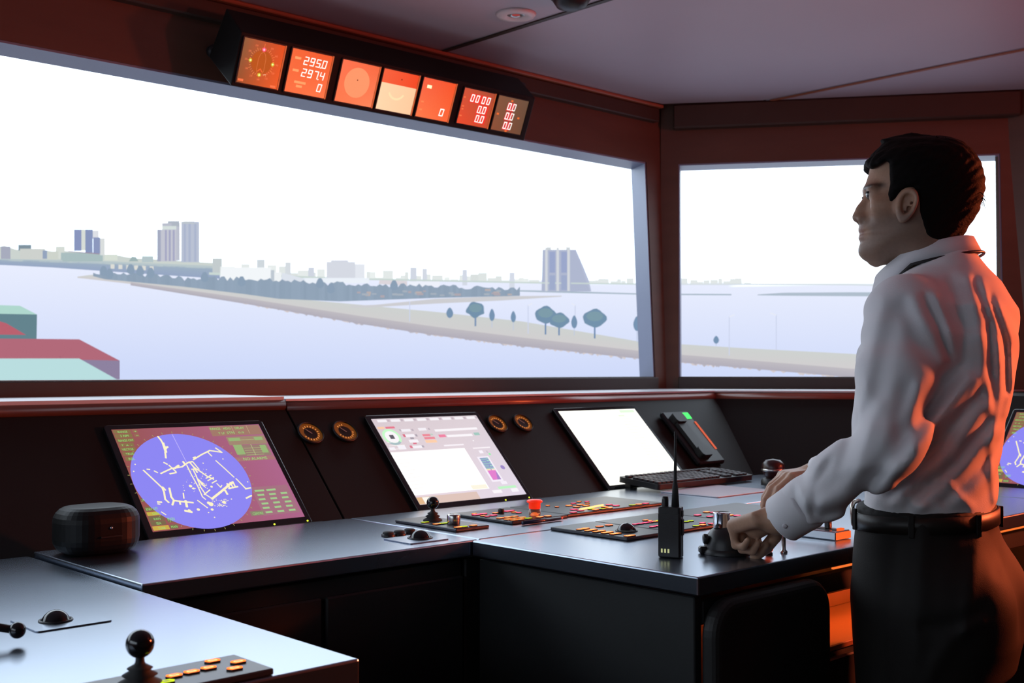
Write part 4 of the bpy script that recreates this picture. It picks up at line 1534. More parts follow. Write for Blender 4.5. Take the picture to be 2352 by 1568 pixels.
trackball('black trackball beside three round buttons on the radar worktop', 965, 1238, .0225, (-.060, .040, -.045, .045), zp_=.0025)
trackball('black trackball set into the near wing worktop', 128, 1428, .0200, (-.045, .060, -.05, .05), z=WING_Z, zp_=.002)
p = ST(onz(1439, 1219, 1.0072))
e_ = thing('trackball', 'large black trackball of the island keypad', 'trackball', frame(p[0], p[1], 1.0072))
MB().lathe([(.0205, 0), (.0235, 0), (.023, .0018), (.0205, .0018)], 32, cap=False).build('ring', M_black, e_)
MB().sphere((0, 0, -.004), .0208, 32, 18, zmin=.2).build('ball', M_gloss, e_)

for x, y, wl in ((892, 1231, 'round black push button of the row of three, farthest from the trackball'), (917, 1228, 'round black push button in the middle of the row of three'), (941, 1224, 'round black push button of the row of three, next to the trackball')):
    p = ST(onz(x, y, 1.0))
    e_ = thing('push_button', wl, 'button', frame(p[0], p[1], 1.0), 'round buttons by the radar trackball')
    MB().lathe([(.0145, .0002), (.0145, .004), (.0125, .005)], 24).build('collar', M_black, e_)
    MB().lathe([(.0115, .004), (.0115, .008), (.009, .0095), (.0001, .010)], 24).build('cap', M_rubber, e_)

# lever with ball end at the far left of the near wing
p = ST(onz(40, 1447, 1.01))
e_ = thing('control_lever', 'black lever with a small ball end lying low over the near wing', 'lever', frame(p[0], p[1], WING_Z))
MB().sphere((0, 0, .018), .0105, 20, 12).build('ball_end', M_gloss, e_)
MB().tube([(0, 0, .018), (-.05, .035, .030), (-.09, .06, .034)], [.005, .006, .007], 10).build('arm', M_black, e_)
MB().lathe([(.03, .0002), (.03, .010), (.022, .022), (.012, .036), (.008, .040)], 24, M=Matrix.Translation((-.09, .06, 0))).build('base', M_rubber, e_)

# emergency stop
p = ST(onz(1228, 1184, 1.0075))
e_ = thing('emergency_stop', 'red mushroom emergency stop on a clear collar', 'button', frame(p[0], p[1], 1.0075))
M_red = mat('estop_red', (.75, .03, .012), .35, emit=lin((255, 50, 20)), estr=.55, rvar=.05)
M_clear = mat('clear_collar', (.9, .72, .6), .08, trans=.9, rvar=.02)
MB().lathe([(.0135, .0003), (.0135, .016), (.011, .016), (.011, .0003)], 28, cap=False).build('collar', M_clear, e_)
MB().lathe([(.0098, .001), (.0098, .0155)], 24).build('stem', mat('estop_stem', (.6, .25, .12), .3, emit=lin((255, 130, 60)), estr=.9, rvar=.04), e_)  # stem brightened by a glow put into its material
MB().lathe([(.0125, .016), (.0135, .019), (.0135, .029), (.0178, .031), (.0182, .034), (.015, .0365), (.0001, .038)], 32).build('mushroom', M_red, e_)

# pen at the keypad edge
a_, b_ = onz(1200, 1202, 1.004), onz(1293, 1190, 1.004)
mid = (a_ + b_) / 2
e_ = thing('pen', 'dark blue pen with a red tip lying along the keypad edge', 'pen', (mid[0], mid[1], 1.0005))
d = Vector(b_ - a_)
h_ = d / 2
M_pen = mat('pen_navy', (.012, .016, .05), .3, rvar=.05)
MB().tube([-h_ + Vector((0, 0, .0045)), h_ * .86 + Vector((0, 0, .0045))], .0042, 12).build('barrel', M_pen, e_)
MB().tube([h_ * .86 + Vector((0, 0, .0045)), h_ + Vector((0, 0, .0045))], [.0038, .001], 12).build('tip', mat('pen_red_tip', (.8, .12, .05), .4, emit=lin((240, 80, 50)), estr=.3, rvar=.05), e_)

# ---- gauges on the upstand -------------------------------------------------
E_tick = emat('gauge_tick', lin((255, 160, 84)), .8)
M_dial = mat('gauge_dial_amber', (.16, .09, .03), .4, emit=lin((205, 120, 26)), estr=.14, rvar=.05)
gl = ['amber gauge nearest the radar with a bright tick ring', 'amber gauge just left of the lilac monitor', 'amber gauge just right of the lilac monitor', 'amber gauge nearest the cream monitor']
for (x, y, r_), lb_ in zip(((712, 997, .033), (791, 993, .033), (1141, 975, .031), (1200, 973, .031)), gl):
    s_, v_ = hitp(x, y)
    e_ = thing('gauge', lb_, 'gauge', frame(s_, .5, 1.0, RX45) @ Matrix.Translation((0, v_, 0)), 'round amber gauges on the upstand')
    MB().lathe([(r_ * 1.0, .0008), (r_ * 1.06, .001), (r_ * 1.06, .006), (r_ * .98, .009), (r_ * .95, .007)], 40, cap=False).build('rim', M_black, e_)
    MB().lathe([(r_ * .55, .004), (r_ * .97, .004)], 40, cap=False, smooth=False).build('scale', M_dial, e_)
    MB().lathe([(.0001, .0035), (r_ * .56, .0035)], 40, cap=False, smooth=False).build('dial', mat('gauge_dial_black', (.02, .017, .012), .35, rvar=.04), e_)
    tm = MB()
    for k in range(15):
        a = math.radians(-50 - 280 * k / 14) + math.pi
        if 3 <= k <= 6 and x in (791,):
            continue
        T = Matrix.Rotation(a, 4, 'Z') @ Matrix.Translation((r_ * .66, 0, .0046))
        tm.box(-.0022, .0022, -.0011, .0011, 0, .0004, M=T)
    tm.build('tick_marks', E_tick, e_)
    MB().box(-.001, .001, -.004, r_ * .5, .0055, .0063, M=Matrix.Rotation(.7, 4, 'Z')).build('needle', mat('needle_grey', (.45, .42, .36), .4, rvar=.05), e_)

# ---- handset cradle with green lamp -----------------------------------------
s_, v_ = hitp(1530, 1060)
e_ = thing('telephone_handset', 'black handset in its cradle with green lamp and orange lit edge', 'telephone', frame(1.395, .5, 1.0, RX45) @ Matrix.Translation((0, .045, 0)))
MB().box(0, .135, 0, .225, .001, .020, bev=.005).build('cradle', M_black, e_)
prof = [(.0, .0), (.0, .03), (.012, .045), (.012, .16), (.0, .175), (.0, .205), (.030, .205), (.036, .19), (.036, .015), (.030, .0)]
MB().prism(rrect(.016, .062, .012, .200, .014), .021, .034).build('receiver', mat('handset_dark_grey', (.012, .012, .013), .45, rvar=.05), e_)
for y_ in (.014, .160):
    MB().prism(rrect(.012, .066, y_, y_ + .040, .012), .0205, .042).build('receiver_end', mat('handset_dark_grey', (.05, .05, .055), .35, rvar=.05), e_)
MB().box(.080, .126, .188, .214, .0202, .0222).build('green_lamp', emat('lamp_green', lin((80, 255, 110)), 1.6), e_)
MB().box(.126, .134, .052, .174, .0202, .0222).build('orange_strip', emat('strip_orange', lin((226, 104, 76)), 1.0), e_)

# ---- keyboard ------------------------------------------------------------
kb = thing('keyboard', 'black computer keyboard standing in front of the cream monitor', 'keyboard', frame(.965, .335, 1.0))
Mk = Matrix.Rotation(math.radians(5), 4, 'X')
MB().prism(rrect(0, .455, 0, .152, .012), .004, .020, M=Mk).build('case', M_black, kb)
for x_ in (.02, .41):
    MB().box(x_, x_ + .03, .12, .14, .0, .016).build('foot', M_black, kb)
km = MB().box(-.0078, .0078, -.0078, .0078, 0, .006, bev=.0015).build('key', mat('key_dark', (.035, .035, .04), .4, rvar=.05))
kme = km.data
bpy.data.objects.remove(km)
rows = [(.016, 22), (.036, 22), (.056, 22), (.076, 22), (.096, 22), (.126, 20)]
for r_, (y_, n_) in enumerate(rows):
    for c_ in range(n_):
        if r_ == 0 and 4 <= c_ <= 8:
            if c_ == 6:
                link('key', kme, kb, Mk @ Matrix.Translation((.016 + c_ * .0194, y_, .020)) @ Matrix.Diagonal((6.1, 1, 1, 1)))
            continue
        if c_ in (15, 18) and r_ < 5:
            continue
        link('key', kme, kb, Mk @ Matrix.Translation((.016 + c_ * .0194, y_, .020)))

# ---- mouse pad, mouse ------------------------------------------------------
pad = thing('mouse_pad', 'pale grey mouse pad in front of the keyboard', 'mouse pad', frame(.958, .125, 1.0))
bevel(MB().prism(rrect(0, .265, 0, .20, .008), .0003, .003).build('mat', mat('pad_pale_grey', (.42, .46, .56), .30, spec=.8, bump=.02, bump_scale=400, var=.05), pad), .001)

# dark domed control with a chrome ring beyond the far hand
p = ST(onz(1776, 1112, 1.0))
dm = thing('steering_knob', 'dark rounded helm knob with chrome ring beyond the far hand', 'knob', frame(p[0], p[1], 1.0))
MB().lathe([(.036, .0004), (.036, .012), (.030, .018)], 32).build('base', M_black, dm)
MB().lathe([(.020, .018), (.028, .030), (.034, .046), (.032, .062), (.022, .072), (.0001, .076)], 32).build('dome', mat('knob_dark_red', (.03, .008, .007), .3, spec=.5, rvar=.04), dm)
MB().lathe([(.0345, .040), (.0365, .043), (.0345, .047)], 32, cap=False).build('ring', M_silver, dm)

# ---- handheld radio -----------------------------------------------------------
p = ST(onz(1541, 1279, 1.0))
rz = math.radians(-66)
rad = thing('handheld_radio', 'black handheld radio with long antenna standing upright on the island', 'radio', frame(p[0], p[1], 1.0, 0, rz))
o = MB().prism(rrect(-.021, .021, -.013, .013, .005), .0004, .092).build('body', M_black, rad)
bevel(o, .002)
MB().prism(rrect(-.0195, .0195, -.0165, -.0131, .0016), .004, .080).build('battery', M_black, rad)
MB().tube([(.0085, 0, .092), (.0085, 0, .128), (.0085, 0, .140), (.0090, .0, .180), (.0090, 0, .228)], [.0072, .0052, .0032, .0026, .0022], 14).build('antenna', M_rubber, rad)
MB().lathe([(.0062, .092), (.0062, .104), (.0054, .110), (.0001, .110)], 18, M=Matrix.Translation((-.0105, 0, 0))).build('volume_knob', M_black, rad)
MB().box(.0211, .0235, -.006, .006, .040, .070, bev=.001).build('talk_key', M_rubber, rad)
MB().box(.0211, .0228, -.005, .005, .074, .086, bev=.001).build('talk_key', M_rubber, rad)
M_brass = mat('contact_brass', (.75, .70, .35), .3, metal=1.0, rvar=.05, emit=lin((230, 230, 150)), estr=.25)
for k in range(3):
    MB().box(-.014 + k * .0062, -.0108 + k * .0062, -.0172, -.0165, .010, .017).build('charging_contact', M_brass, rad)

# ---- throttle controller under the near hand ---------------------------------
p = ST(onz(1668, 1270, 1.0))
ctl = thing('throttle_controller', 'black domed throttle control with a chrome cap under the near hand', 'controller', frame(p[0], p[1], 1.0))
CTL_W = W(p[0], p[1], 1.0)
Rc = Matrix.Rotation(-PHI, 4, 'Z')   # local x along the picture's right
MB().lathe([(.046, .0005), (.046, .006), (.042, .010)], 40).build('base_plate', M_black, ctl)
MB().lathe([(.041, .010), (.0395, .022), (.035, .034), (.027, .044), (.018, .049), (.0001, .050)], 40).build('dome', M_black, ctl)
MB().lathe([(.0165, .048), (.0165, .050), (.0150, .072), (.0165, .074), (.0160, .076), (.0001, .076)], 32, M=Rc @ Matrix.Translation((-.008, 0, 0))).build('chrome_cap', M_chrome, ctl)
MB().lathe([(.0085, 0), (.0095, .002), (.0095, .007), (.007, .009), (.0001, .009)], 20, M=Rc @ Matrix.Translation((-.036, -.010, .028)) @ Matrix.Rotation(-math.pi / 2, 4, 'Y')).build('side_knob', M_black, ctl)
MB().box(-.052, -.036, -.016, .004, .0006, .014, bev=.003, M=Rc).build('side_lug', M_black, ctl)
# orange trim ball beside the hand
p = ST(onz(1766, 1274, 1.0))
e_ = thing('trim_ball', 'small glowing orange ball knob by the near hand', 'knob', frame(p[0], p[1], 1.0))
MB().lathe([(.007, .0004), (.007, .004), (.004, .006)], 18).build('seat', M_black, e_)
MB().sphere((0, 0, .0125), .0085, 24, 14).build('ball', mat('ball_orange', (.8, .12, .03), .35, emit=lin((255, 90, 45)), estr=.6, rvar=.05), e_)
# low bracket seen under the cuff
for x, y, lbx in ((1800, 1270, 'short steel pillar under the shirt cuff'), ):
    p = ST(onz(x, y, 1.0))
    e_ = thing('lever_post', lbx, 'lever', frame(p[0], p[1], 1.0))
    MB().lathe([(.007, .0004), (.007, .004), (.004, .007), (.004, .030)], 18).build('post', M_steel, e_)
    MB().sphere((0, 0, .034), .006, 16, 10).build('cap', M_chrome, e_)

# ---- slider unit with orange lit edge ------------------------------------------
p = ST(onz(1852, 1246, 1.0))
sl = thing('slider_control', 'low steel slider control with a glowing orange end and black grip', 'controller', frame(.50, -.505, 1.0))
MB().box(0, .055, 0, .15, .0004, .018, bev=.002).build('housing', M_steel, sl)
MB().box(.018, .037, .012, .138, .018, .019).build('slot', M_black, sl)
E_or = emat('slider_glow', lin((255, 96, 40)), 1.2)
MB().box(.001, .054, -.002, -.0003, .002, .016).build('lit_edge', E_or, sl)
MB().box(.020, .036, .002, .010, .0182, .0225).build('lit_pad', E_or, sl)
MB().box(.022, .034, .028, .040, .0185, .042, bev=.002).build('grip', M_black, sl)
MB().box(.003, .016, .10, .145, .0184, .021).build('lit_strip', E_or, sl)

# ---- black rounded housing at the left end of the radar worktop ---------------
p = ST(onz(150, 1275, 1.0))
hb = thing('equipment_housing', 'bulky black rounded equipment housing left of the radar monitor', 'equipment', frame(-.708, .30, 1.0))
o = MB().prism(rrect(0, .150, 0, .13, .055, 8), .0005, .088).build('shell', mat('housing_black', (.004, .004, .004), .5, spec=.25, bump=.05, rvar=.05), hb)
bevel(o, .028, 5, 40)
MB().box(.055, .095, -.004, -.0005, .035, .038).build('trim_line', M_black, hb)
MB().sphere((.075, -.0005, .052), .003, 12, 8).build('stud', M_steel, hb)

# ---- padded bolster on the island front
Mx = Matrix.Rotation(math.radians(90), 4, 'X')
o = MB().prism(rrect(.005, .362, .58, .958, .06, 8), 0, .036, M=Matrix.Translation((0, -.0045, 0)) @ Mx).build('padded_bolster', mat('bolster_black_vinyl', (.008, .008, .008), .6, bump=.1, bump_scale=300, var=.2), isl)
bevel(o, .016, 4, 40)

# ---- ceiling fittings -------------------------------------------------------------
p = onz(1185, 32, Z_CEIL)
M_white = mat('downlight_white', (.72, .66, .64), .4, rvar=.05, bump=.02)
dl = thing('downlight', 'white ring ceiling downlight with a dim red lens', 'ceiling light', (p[0], p[1], Z_CEIL))
MB().lathe([(.026, -.004), (.034, -.010), (.054, -.008), (.060, -.0005), (.026, -.0005)], 40, cap=False).build('ring', M_white, dl)
MB().lathe([(.012, -.0035), (.018, -.006), (.026, -.004)], 32, cap=False).build('inner_ring', M_silver, dl)
MB().lathe([(.0001, -.003), (.012, -.003)], 24, cap=False).build('lens', emat('lens_dim_red', lin((150, 60, 60)), 1.0), dl)
p = onz(1312, -8, Z_CEIL)
sp = thing('smoke_detector', 'dark domed fitting on the ceiling beside the downlight', 'detector', (p[0], p[1], Z_CEIL))
MB().lathe([(.052, -.0005), (.052, -.012), (.040, -.030), (.018, -.038), (.0001, -.039)], 36).build('dome', M_black, sp)
MB().lathe([(.052, -.0004), (.060, -.0006), (.058, -.005), (.052, -.006)], 36, cap=False).build('flange', M_black, sp)
# small oval knob for a glint left of the overhead instruments, square sensor above them
r0 = ray(495, 116); t_p = 1.148
k_ = (t_p - ST(CP)[1]) / float(r0[:2] @ N)
p = CP + r0 * k_
e_ = thing('bulkhead_knob', 'small grey oval knob on the bulkhead left of the overhead instruments', 'switch', Matrix.Translation(Vector(p)) @ Matrix.Rotation(PHI, 4, 'Z'))
MB().lathe([(.011, 0), (.013, .004), (.012, .016), (.006, .021), (.0001, .022)], 24, M=Matrix.Rotation(math.pi / 2, 4, 'X')).build('cap', mat('knob_grey', (.35, .38, .40), .3, rvar=.05), e_)
MB().lathe([(.018, -.02), (.018, .0), (.011, .001)], 24, M=Matrix.Rotation(math.pi / 2, 4, 'X')).build('collar', M_black, e_)
s_ = 1.13
e_ = thing('wall_sensor', 'small black box sensor on the bulkhead above the red readouts', 'sensor', frame(s_, 1.10, 2.262))
MB().box(-.030, .030, -.035, .045, 0, .055, bev=.006).build('case', M_black, e_)
MB().sphere((0, -.036, .026), .010, 16, 10).build('lens', M_gloss, e_)


# ================================================================== LAMPS OF THE ROOM AND ADDED RED FILLS
def red_lamp(label, loc, aim, watts, size, color, name='night_lamp', spread=180):
    e_ = thing(name, label, 'lamp', (0, 0, 0))
    dirv = (Vector(aim) - Vector(loc)).normalized()
    q = dirv.to_track_quat('-Z', 'Y').to_matrix().to_4x4()
    e_.matrix_basis = Matrix.Translation(Vector(loc)) @ q
    MB().prism(rrect(-size / 2 - .015, size / 2 + .015, -size / 2 - .015, size / 2 + .015, .02), .002, .03).build('case', M_black, e_)
    MB().prism(rrect(-size / 2, size / 2, -size / 2, size / 2, .015), .0005, .0018).build('lens', emat('lens_red', lin((255, 70, 30)), 3.0), e_)
    ld_ = bpy.data.lights.new(name, 'AREA')
    ld_.shape = 'SQUARE'
    ld_.size = size
    ld_.energy = watts
    ld_.color = color
    ld_.spread = math.radians(spread)
    lo = bpy.data.objects.new('bulb', ld_)
    COL.objects.link(lo)
    lo.parent = e_
    lo.matrix_basis = Matrix.Translation((0, 0, -.004))
    return e_


red_lamp('red night lamp on the side wall behind the person', W(C_S - .14, -1.70, 1.78), (0.85, 2.15, 1.22), RED_NIGHT_W, .22, (1.0, .15, .05), spread=75)
for s_, t_, wl in ((2.0, -.95, 'red ceiling night light over the side console'), (.9, -1.7, 'added red ceiling fill light midway along the rear of the room')):  # the rear light is added out of view for red fill
    l_ = red_lamp(wl, W(s_, t_, Z_CEIL - .035), W(s_, t_ + 1.9, 1.2), CEIL_RED_W * (2.0 if s_ > 1.5 else .8), .14, (1.0, .11, .07), name='red_ceiling_light')
    l_['group'] = 'red ceiling night lights'
red_lamp('added red fill light on the rear bulkhead, out of view', W(2.0, T_BACK + .14, 1.60), W(1.5, -.7, 2.38), FILL_UPLIGHT_W, .2, (1.0, .12, .12), name='red_fill_uplight', spread=70)  # added unseen lamp that reddens the deckhead
# orange glow of the niche strip
ld_ = bpy.data.lights.new('niche_light', 'AREA')
ld_.shape = 'RECTANGLE'; ld_.size = 1.0; ld_.size_y = .02; ld_.energy = .9; ld_.color = (1, .25, .06)
lo = bpy.data.objects.new('niche_light', ld_)
COL.objects.link(lo)
lo.parent = isl
lo.matrix_basis = Matrix.Translation((.95, .07, .944))

# ================================================================== PERSON
def surface_nets(Fv, xs, ys, zs):
    """Naive surface nets on a rectilinear grid; negative is inside."""
    S = Fv < 0
    nx, ny, nz = Fv.shape
    cnt = np.zeros((nx - 1, ny - 1, nz - 1), np.uint8)
    for i in (0, 1):
        for j in (0, 1):
            for k in (0, 1):
                cnt += S[i:nx - 1 + i, j:ny - 1 + j, k:nz - 1 + k]
    act = (cnt > 0) & (cnt < 8)
    I, Jx, K = np.nonzero(act)
    idx = -np.ones(act.shape, np.int64)
    idx[I, Jx, K] = np.arange(len(I))
    corner = {}
    for i in (0, 1):
        for j in (0, 1):
            for k in (0, 1):
                corner[i, j, k] = Fv[I + i, Jx + j, K + k]
    P = np.zeros((len(I), 3))
    n_ = np.zeros(len(I))
    X0 = np.stack([xs[I], ys[Jx], zs[K]], 1)
    DX = np.stack([xs[I + 1] - xs[I], ys[Jx + 1] - ys[Jx], zs[K + 1] - zs[K]], 1)
    for ax in range(3):
        for u_ in (0, 1):
            for v_ in (0, 1):
                c0 = [u_, v_]
                c0.insert(ax, 0)
                c1 = list(c0)
                c1[ax] = 1
                a, b = corner[tuple(c0)], corner[tuple(c1)]
                m = (a < 0) != (b < 0)
                t = np.where(m, a / np.where(m, a - b, 1), 0)
                q = np.tile(np.array(c0, float), (len(I), 1))
                q[:, ax] = t
                P[m] += q[m]
                n_[m] += 1
    V = X0 + DX * (P / n_[:, None])
    faces = []
    for ax in range(3):
        sl0 = [slice(1, -1)] * 3
        sl0[ax] = slice(0, -1)
        sl1 = [slice(1, -1)] * 3
        sl1[ax] = slice(1, None)
        a, b = S[tuple(sl0)], S[tuple(sl1)]
        for flip, m in ((False, a & ~b), (True, b & ~a)):
            E = np.array(np.nonzero(m)).T
            if not len(E):
                continue
            E = E + 1
            E[:, ax] -= 1
            o1, o2 = [(1, 2), (2, 0), (0, 1)][ax]
            q = []
            for d1, d2 in ((-1, -1), (0, -1), (0, 0), (-1, 0)):
                c = E.copy()
                c[:, o1] += d1
                c[:, o2] += d2
                q.append(idx[c[:, 0], c[:, 1], c[:, 2]])
            q = np.stack(q, 1)
            if flip:
                q = q[:, ::-1]
            faces.append(q)
    Fc = np.concatenate(faces)
    return V, Fc[(Fc >= 0).all(1)]


def relax(V, Fc, it=2, k=.5):
    for _ in range(it):
        acc = np.zeros_like(V)
        c = np.zeros(len(V))
        for i in range(4):
            for j in ((i + 1) % 4, (i + 3) % 4):
                np.add.at(acc, Fc[:, i], V[Fc[:, j]])
                np.add.at(c, Fc[:, i], 1)
        V = V * (1 - k) + k * acc / np.maximum(c, 1)[:, None]
    return V


def np_mesh(name, V, Fc, mats, parent=None, origin=(0, 0, 0)):
    me = bpy.data.meshes.new(name)
    me.from_pydata((V - np.array(origin)).tolist(), [], Fc.tolist())
    for m in (mats if isinstance(mats, (list, tuple)) else [mats]):
        me.materials.append(m)
    me.polygons.foreach_set('use_smooth', [True] * len(me.polygons))
    me.update()
    o = bpy.data.objects.new(name, me)
    COL.objects.link(o)
    if parent is not None:
        o.parent = parent
    return o


def grid(lo, hi, st):
    ax = [np.arange(l_, h_ + st, st) for l_, h_ in zip(lo, hi)]
    X, Y, Zg = np.meshgrid(*ax, indexing='ij', sparse=False)
    return ax, X.astype(np.float32), Y.astype(np.float32), Zg.astype(np.float32)


def smin(a, b, k):
    h = np.clip(.5 + .5 * (b - a) / k, 0, 1)
    return b * (1 - h) + a * h - k * h * (1 - h)


def smax(a, b, k):
    return -smin(-a, -b, k)


def cone(X, Y, Zg, a, b, r0, r1):
    a, b = np.asarray(a, float), np.asarray(b, float)
    d = b - a
    t = np.clip(((X - a[0]) * d[0] + (Y - a[1]) * d[1] + (Zg - a[2]) * d[2]) / (d @ d), 0, 1)
    return np.sqrt((X - a[0] - d[0] * t) ** 2 + (Y - a[1] - d[1] * t) ** 2 + (Zg - a[2] - d[2] * t) ** 2) - (r0 + (r1 - r0) * t)


def chain(X, Y, Zg, pts, rads, k=.012):
    f = None
    for i in range(len(pts) - 1):
        g = cone(X, Y, Zg, pts[i], pts[i + 1], rads[i], rads[i + 1])
        f = g if f is None else smin(f, g, k)
    return f


# --- pose, from the photograph -------------------------------------------------
D_P = 2.12
AT = math.radians(33)
FT = np.array([-math.cos(AT), math.sin(AT)])       # torso faces the long window
LT = np.array([-math.sin(AT), -math.cos(AT)])      # the person's left, towards the camera
CPV = np.array([(2125 - 1176) / F_PX * D_P, D_P])  # pelvis axis
SHL = np.array([.678, 1.990, 1.435])
SHR = np.array([.880, 2.262, 1.435])
ELL = np.array([.622, 1.905, 1.212])
WRL = atd(1794, 1194, 2.03)
ELR = np.array([.862, 2.42, 1.205])
WRR = atd(1880, 1086, 2.66)
ZB = 1.075                                         # belt height


def torso(X, Y, Zg, grow=0.0):
    zt = np.array([.98, 1.05, 1.10, 1.15, 1.20, 1.30, 1.40, 1.45, 1.50, 1.525, 1.55, 1.60])
    ln = np.array([0, 0, 0, -.004, -.002, .014, .028, .036, .040, .036, .030, .026])
    hd = np.array([.112, .112, .114, .122, .126, .130, .128, .120, .090, .072, .060, .050]) + grow
    hw = np.array([.160, .160, .160, .166, .170, .182, .190, .176, .116, .080, .064, .052]) + grow
    l_, d_, w_ = [np.interp(Zg, zt, q).astype(np.float32) for q in (ln, hd, hw)]
    x = X - CPV[0]
    y = Y - CPV[1]
    a = x * FT[0] + y * FT[1] + l_
    b = x * LT[0] + y * LT[1]
    p = 2.25
    rho = ((np.abs(a) / d_) ** p + (np.abs(b) / w_) ** p) ** (1 / p)
    return (rho - 1) * np.minimum(d_, w_) * .92


def px_of(X, Y, Zg):
    q = Zg - CAM_H
    dep = Y * math.cos(PITCH) + q * math.sin(PITCH)
    up = -Y * math.sin(PITCH) + q * math.cos(PITCH)
    return IMG_W / 2 + F_PX * X / dep, IMG_H / 2 - F_PX * up / dep


def seg2d(PX, PY, pts):
    best = None
    tot = 0
    for (x0, y0), (x1, y1) in zip(pts[:-1], pts[1:]):
        dx, dy = x1 - x0, y1 - y0
        t = np.clip(((PX - x0) * dx + (PY - y0) * dy) / (dx * dx + dy * dy), 0, 1)
        d2 = (PX - x0 - dx * t) ** 2 + (PY - y0 - dy * t) ** 2
        best = d2 if best is None else np.minimum(best, d2)
    return best


# --- head ------------------------------------------------------------------------
BH = math.radians(11)
HO = atd(2110, 470, D_P)
HF = np.array([-math.cos(BH), math.sin(BH), 0])
HL = np.array([-math.sin(BH), -math.cos(BH), 0])
HS = D_P / F_PX


def hp(x, y):       # pixel -> (forward, up) in the head's middle plane
    return (2110 - x) * HS / math.cos(BH), (470 - y) * HS


prof_f = [(2040, 325), (2015, 350), (2006, 375), (2003, 392), (1997, 412), (1993, 424), (1992, 432), (1996, 444), (1997, 456), (1995, 470), (1992, 490), (1985, 505), (1981, 513), (1979.5, 522), (1983, 534), (1980.5, 543), (1983, 556), (1981, 570), (1984, 584), (1996, 595), (2014, 601)]
pf = np.array(sorted([hp(*p)[::-1] for p in prof_f]))       # (c, a) ascending c
prof_b = [(2150, 318), (2190, 326), (2212, 350), (2228, 385), (2236, 420), (2236, 445), (2228, 480), (2212, 510), (2180, 535), (2135, 548), (2105, 560), (2080, 575), (2055, 588), (2035, 597), (2020, 602)]
pb = np.array(sorted([hp(*p)[::-1] for p in prof_b]))
WC = np.array([-.112, -.104, -.095, -.080, -.060, -.035, -.010, .02, .05, .08, .10, .115, .125])
WW = np.array([.006, .024, .036, .047, .058, .066, .0705, .074, .0755, .069, .058, .040, .008])


def head_local(X, Y, Zg):
    x, y, z = X - HO[0], Y - HO[1], Zg - HO[2]
    return x * HF[0] + y * HF[1], x * HL[0] + y * HL[1], z


def ell(a, b, c, ca, cb, cc, ra, rb, rc):
    k = np.sqrt(((a - ca) / ra) ** 2 + ((b - cb) / rb) ** 2 + ((c - cc) / rc) ** 2)
    return (k - 1) * min(ra, rb, rc)


def skull(a, b, c):
    cc = np.clip(c, -.1115, .124)
    af = np.interp(cc, pf[:, 0], pf[:, 1]).astype(np.float32)
    ab = np.interp(cc, pb[:, 0], pb[:, 1]).astype(np.float32)
    w = np.interp(cc, WC, WW).astype(np.float32)
    m, h = (af + ab) / 2, np.maximum((af - ab) / 2, .006)
    u_ = (a - m) / h
    we = w * (1 - .26 * np.clip(u_, 0, 1.2) ** 2 * np.clip((.06 - cc) / .05, .35, 1)) 
    p = 2.2
    rho = (np.abs(u_) ** p + (np.abs(b) / we) ** p) ** (1 / p)
    f = (rho - 1) * np.minimum(h, we) * .85
    over = np.maximum(np.maximum(c - .122, -.109 - c), 0)
    return f + over


EAR_C = hp(2070, 484)


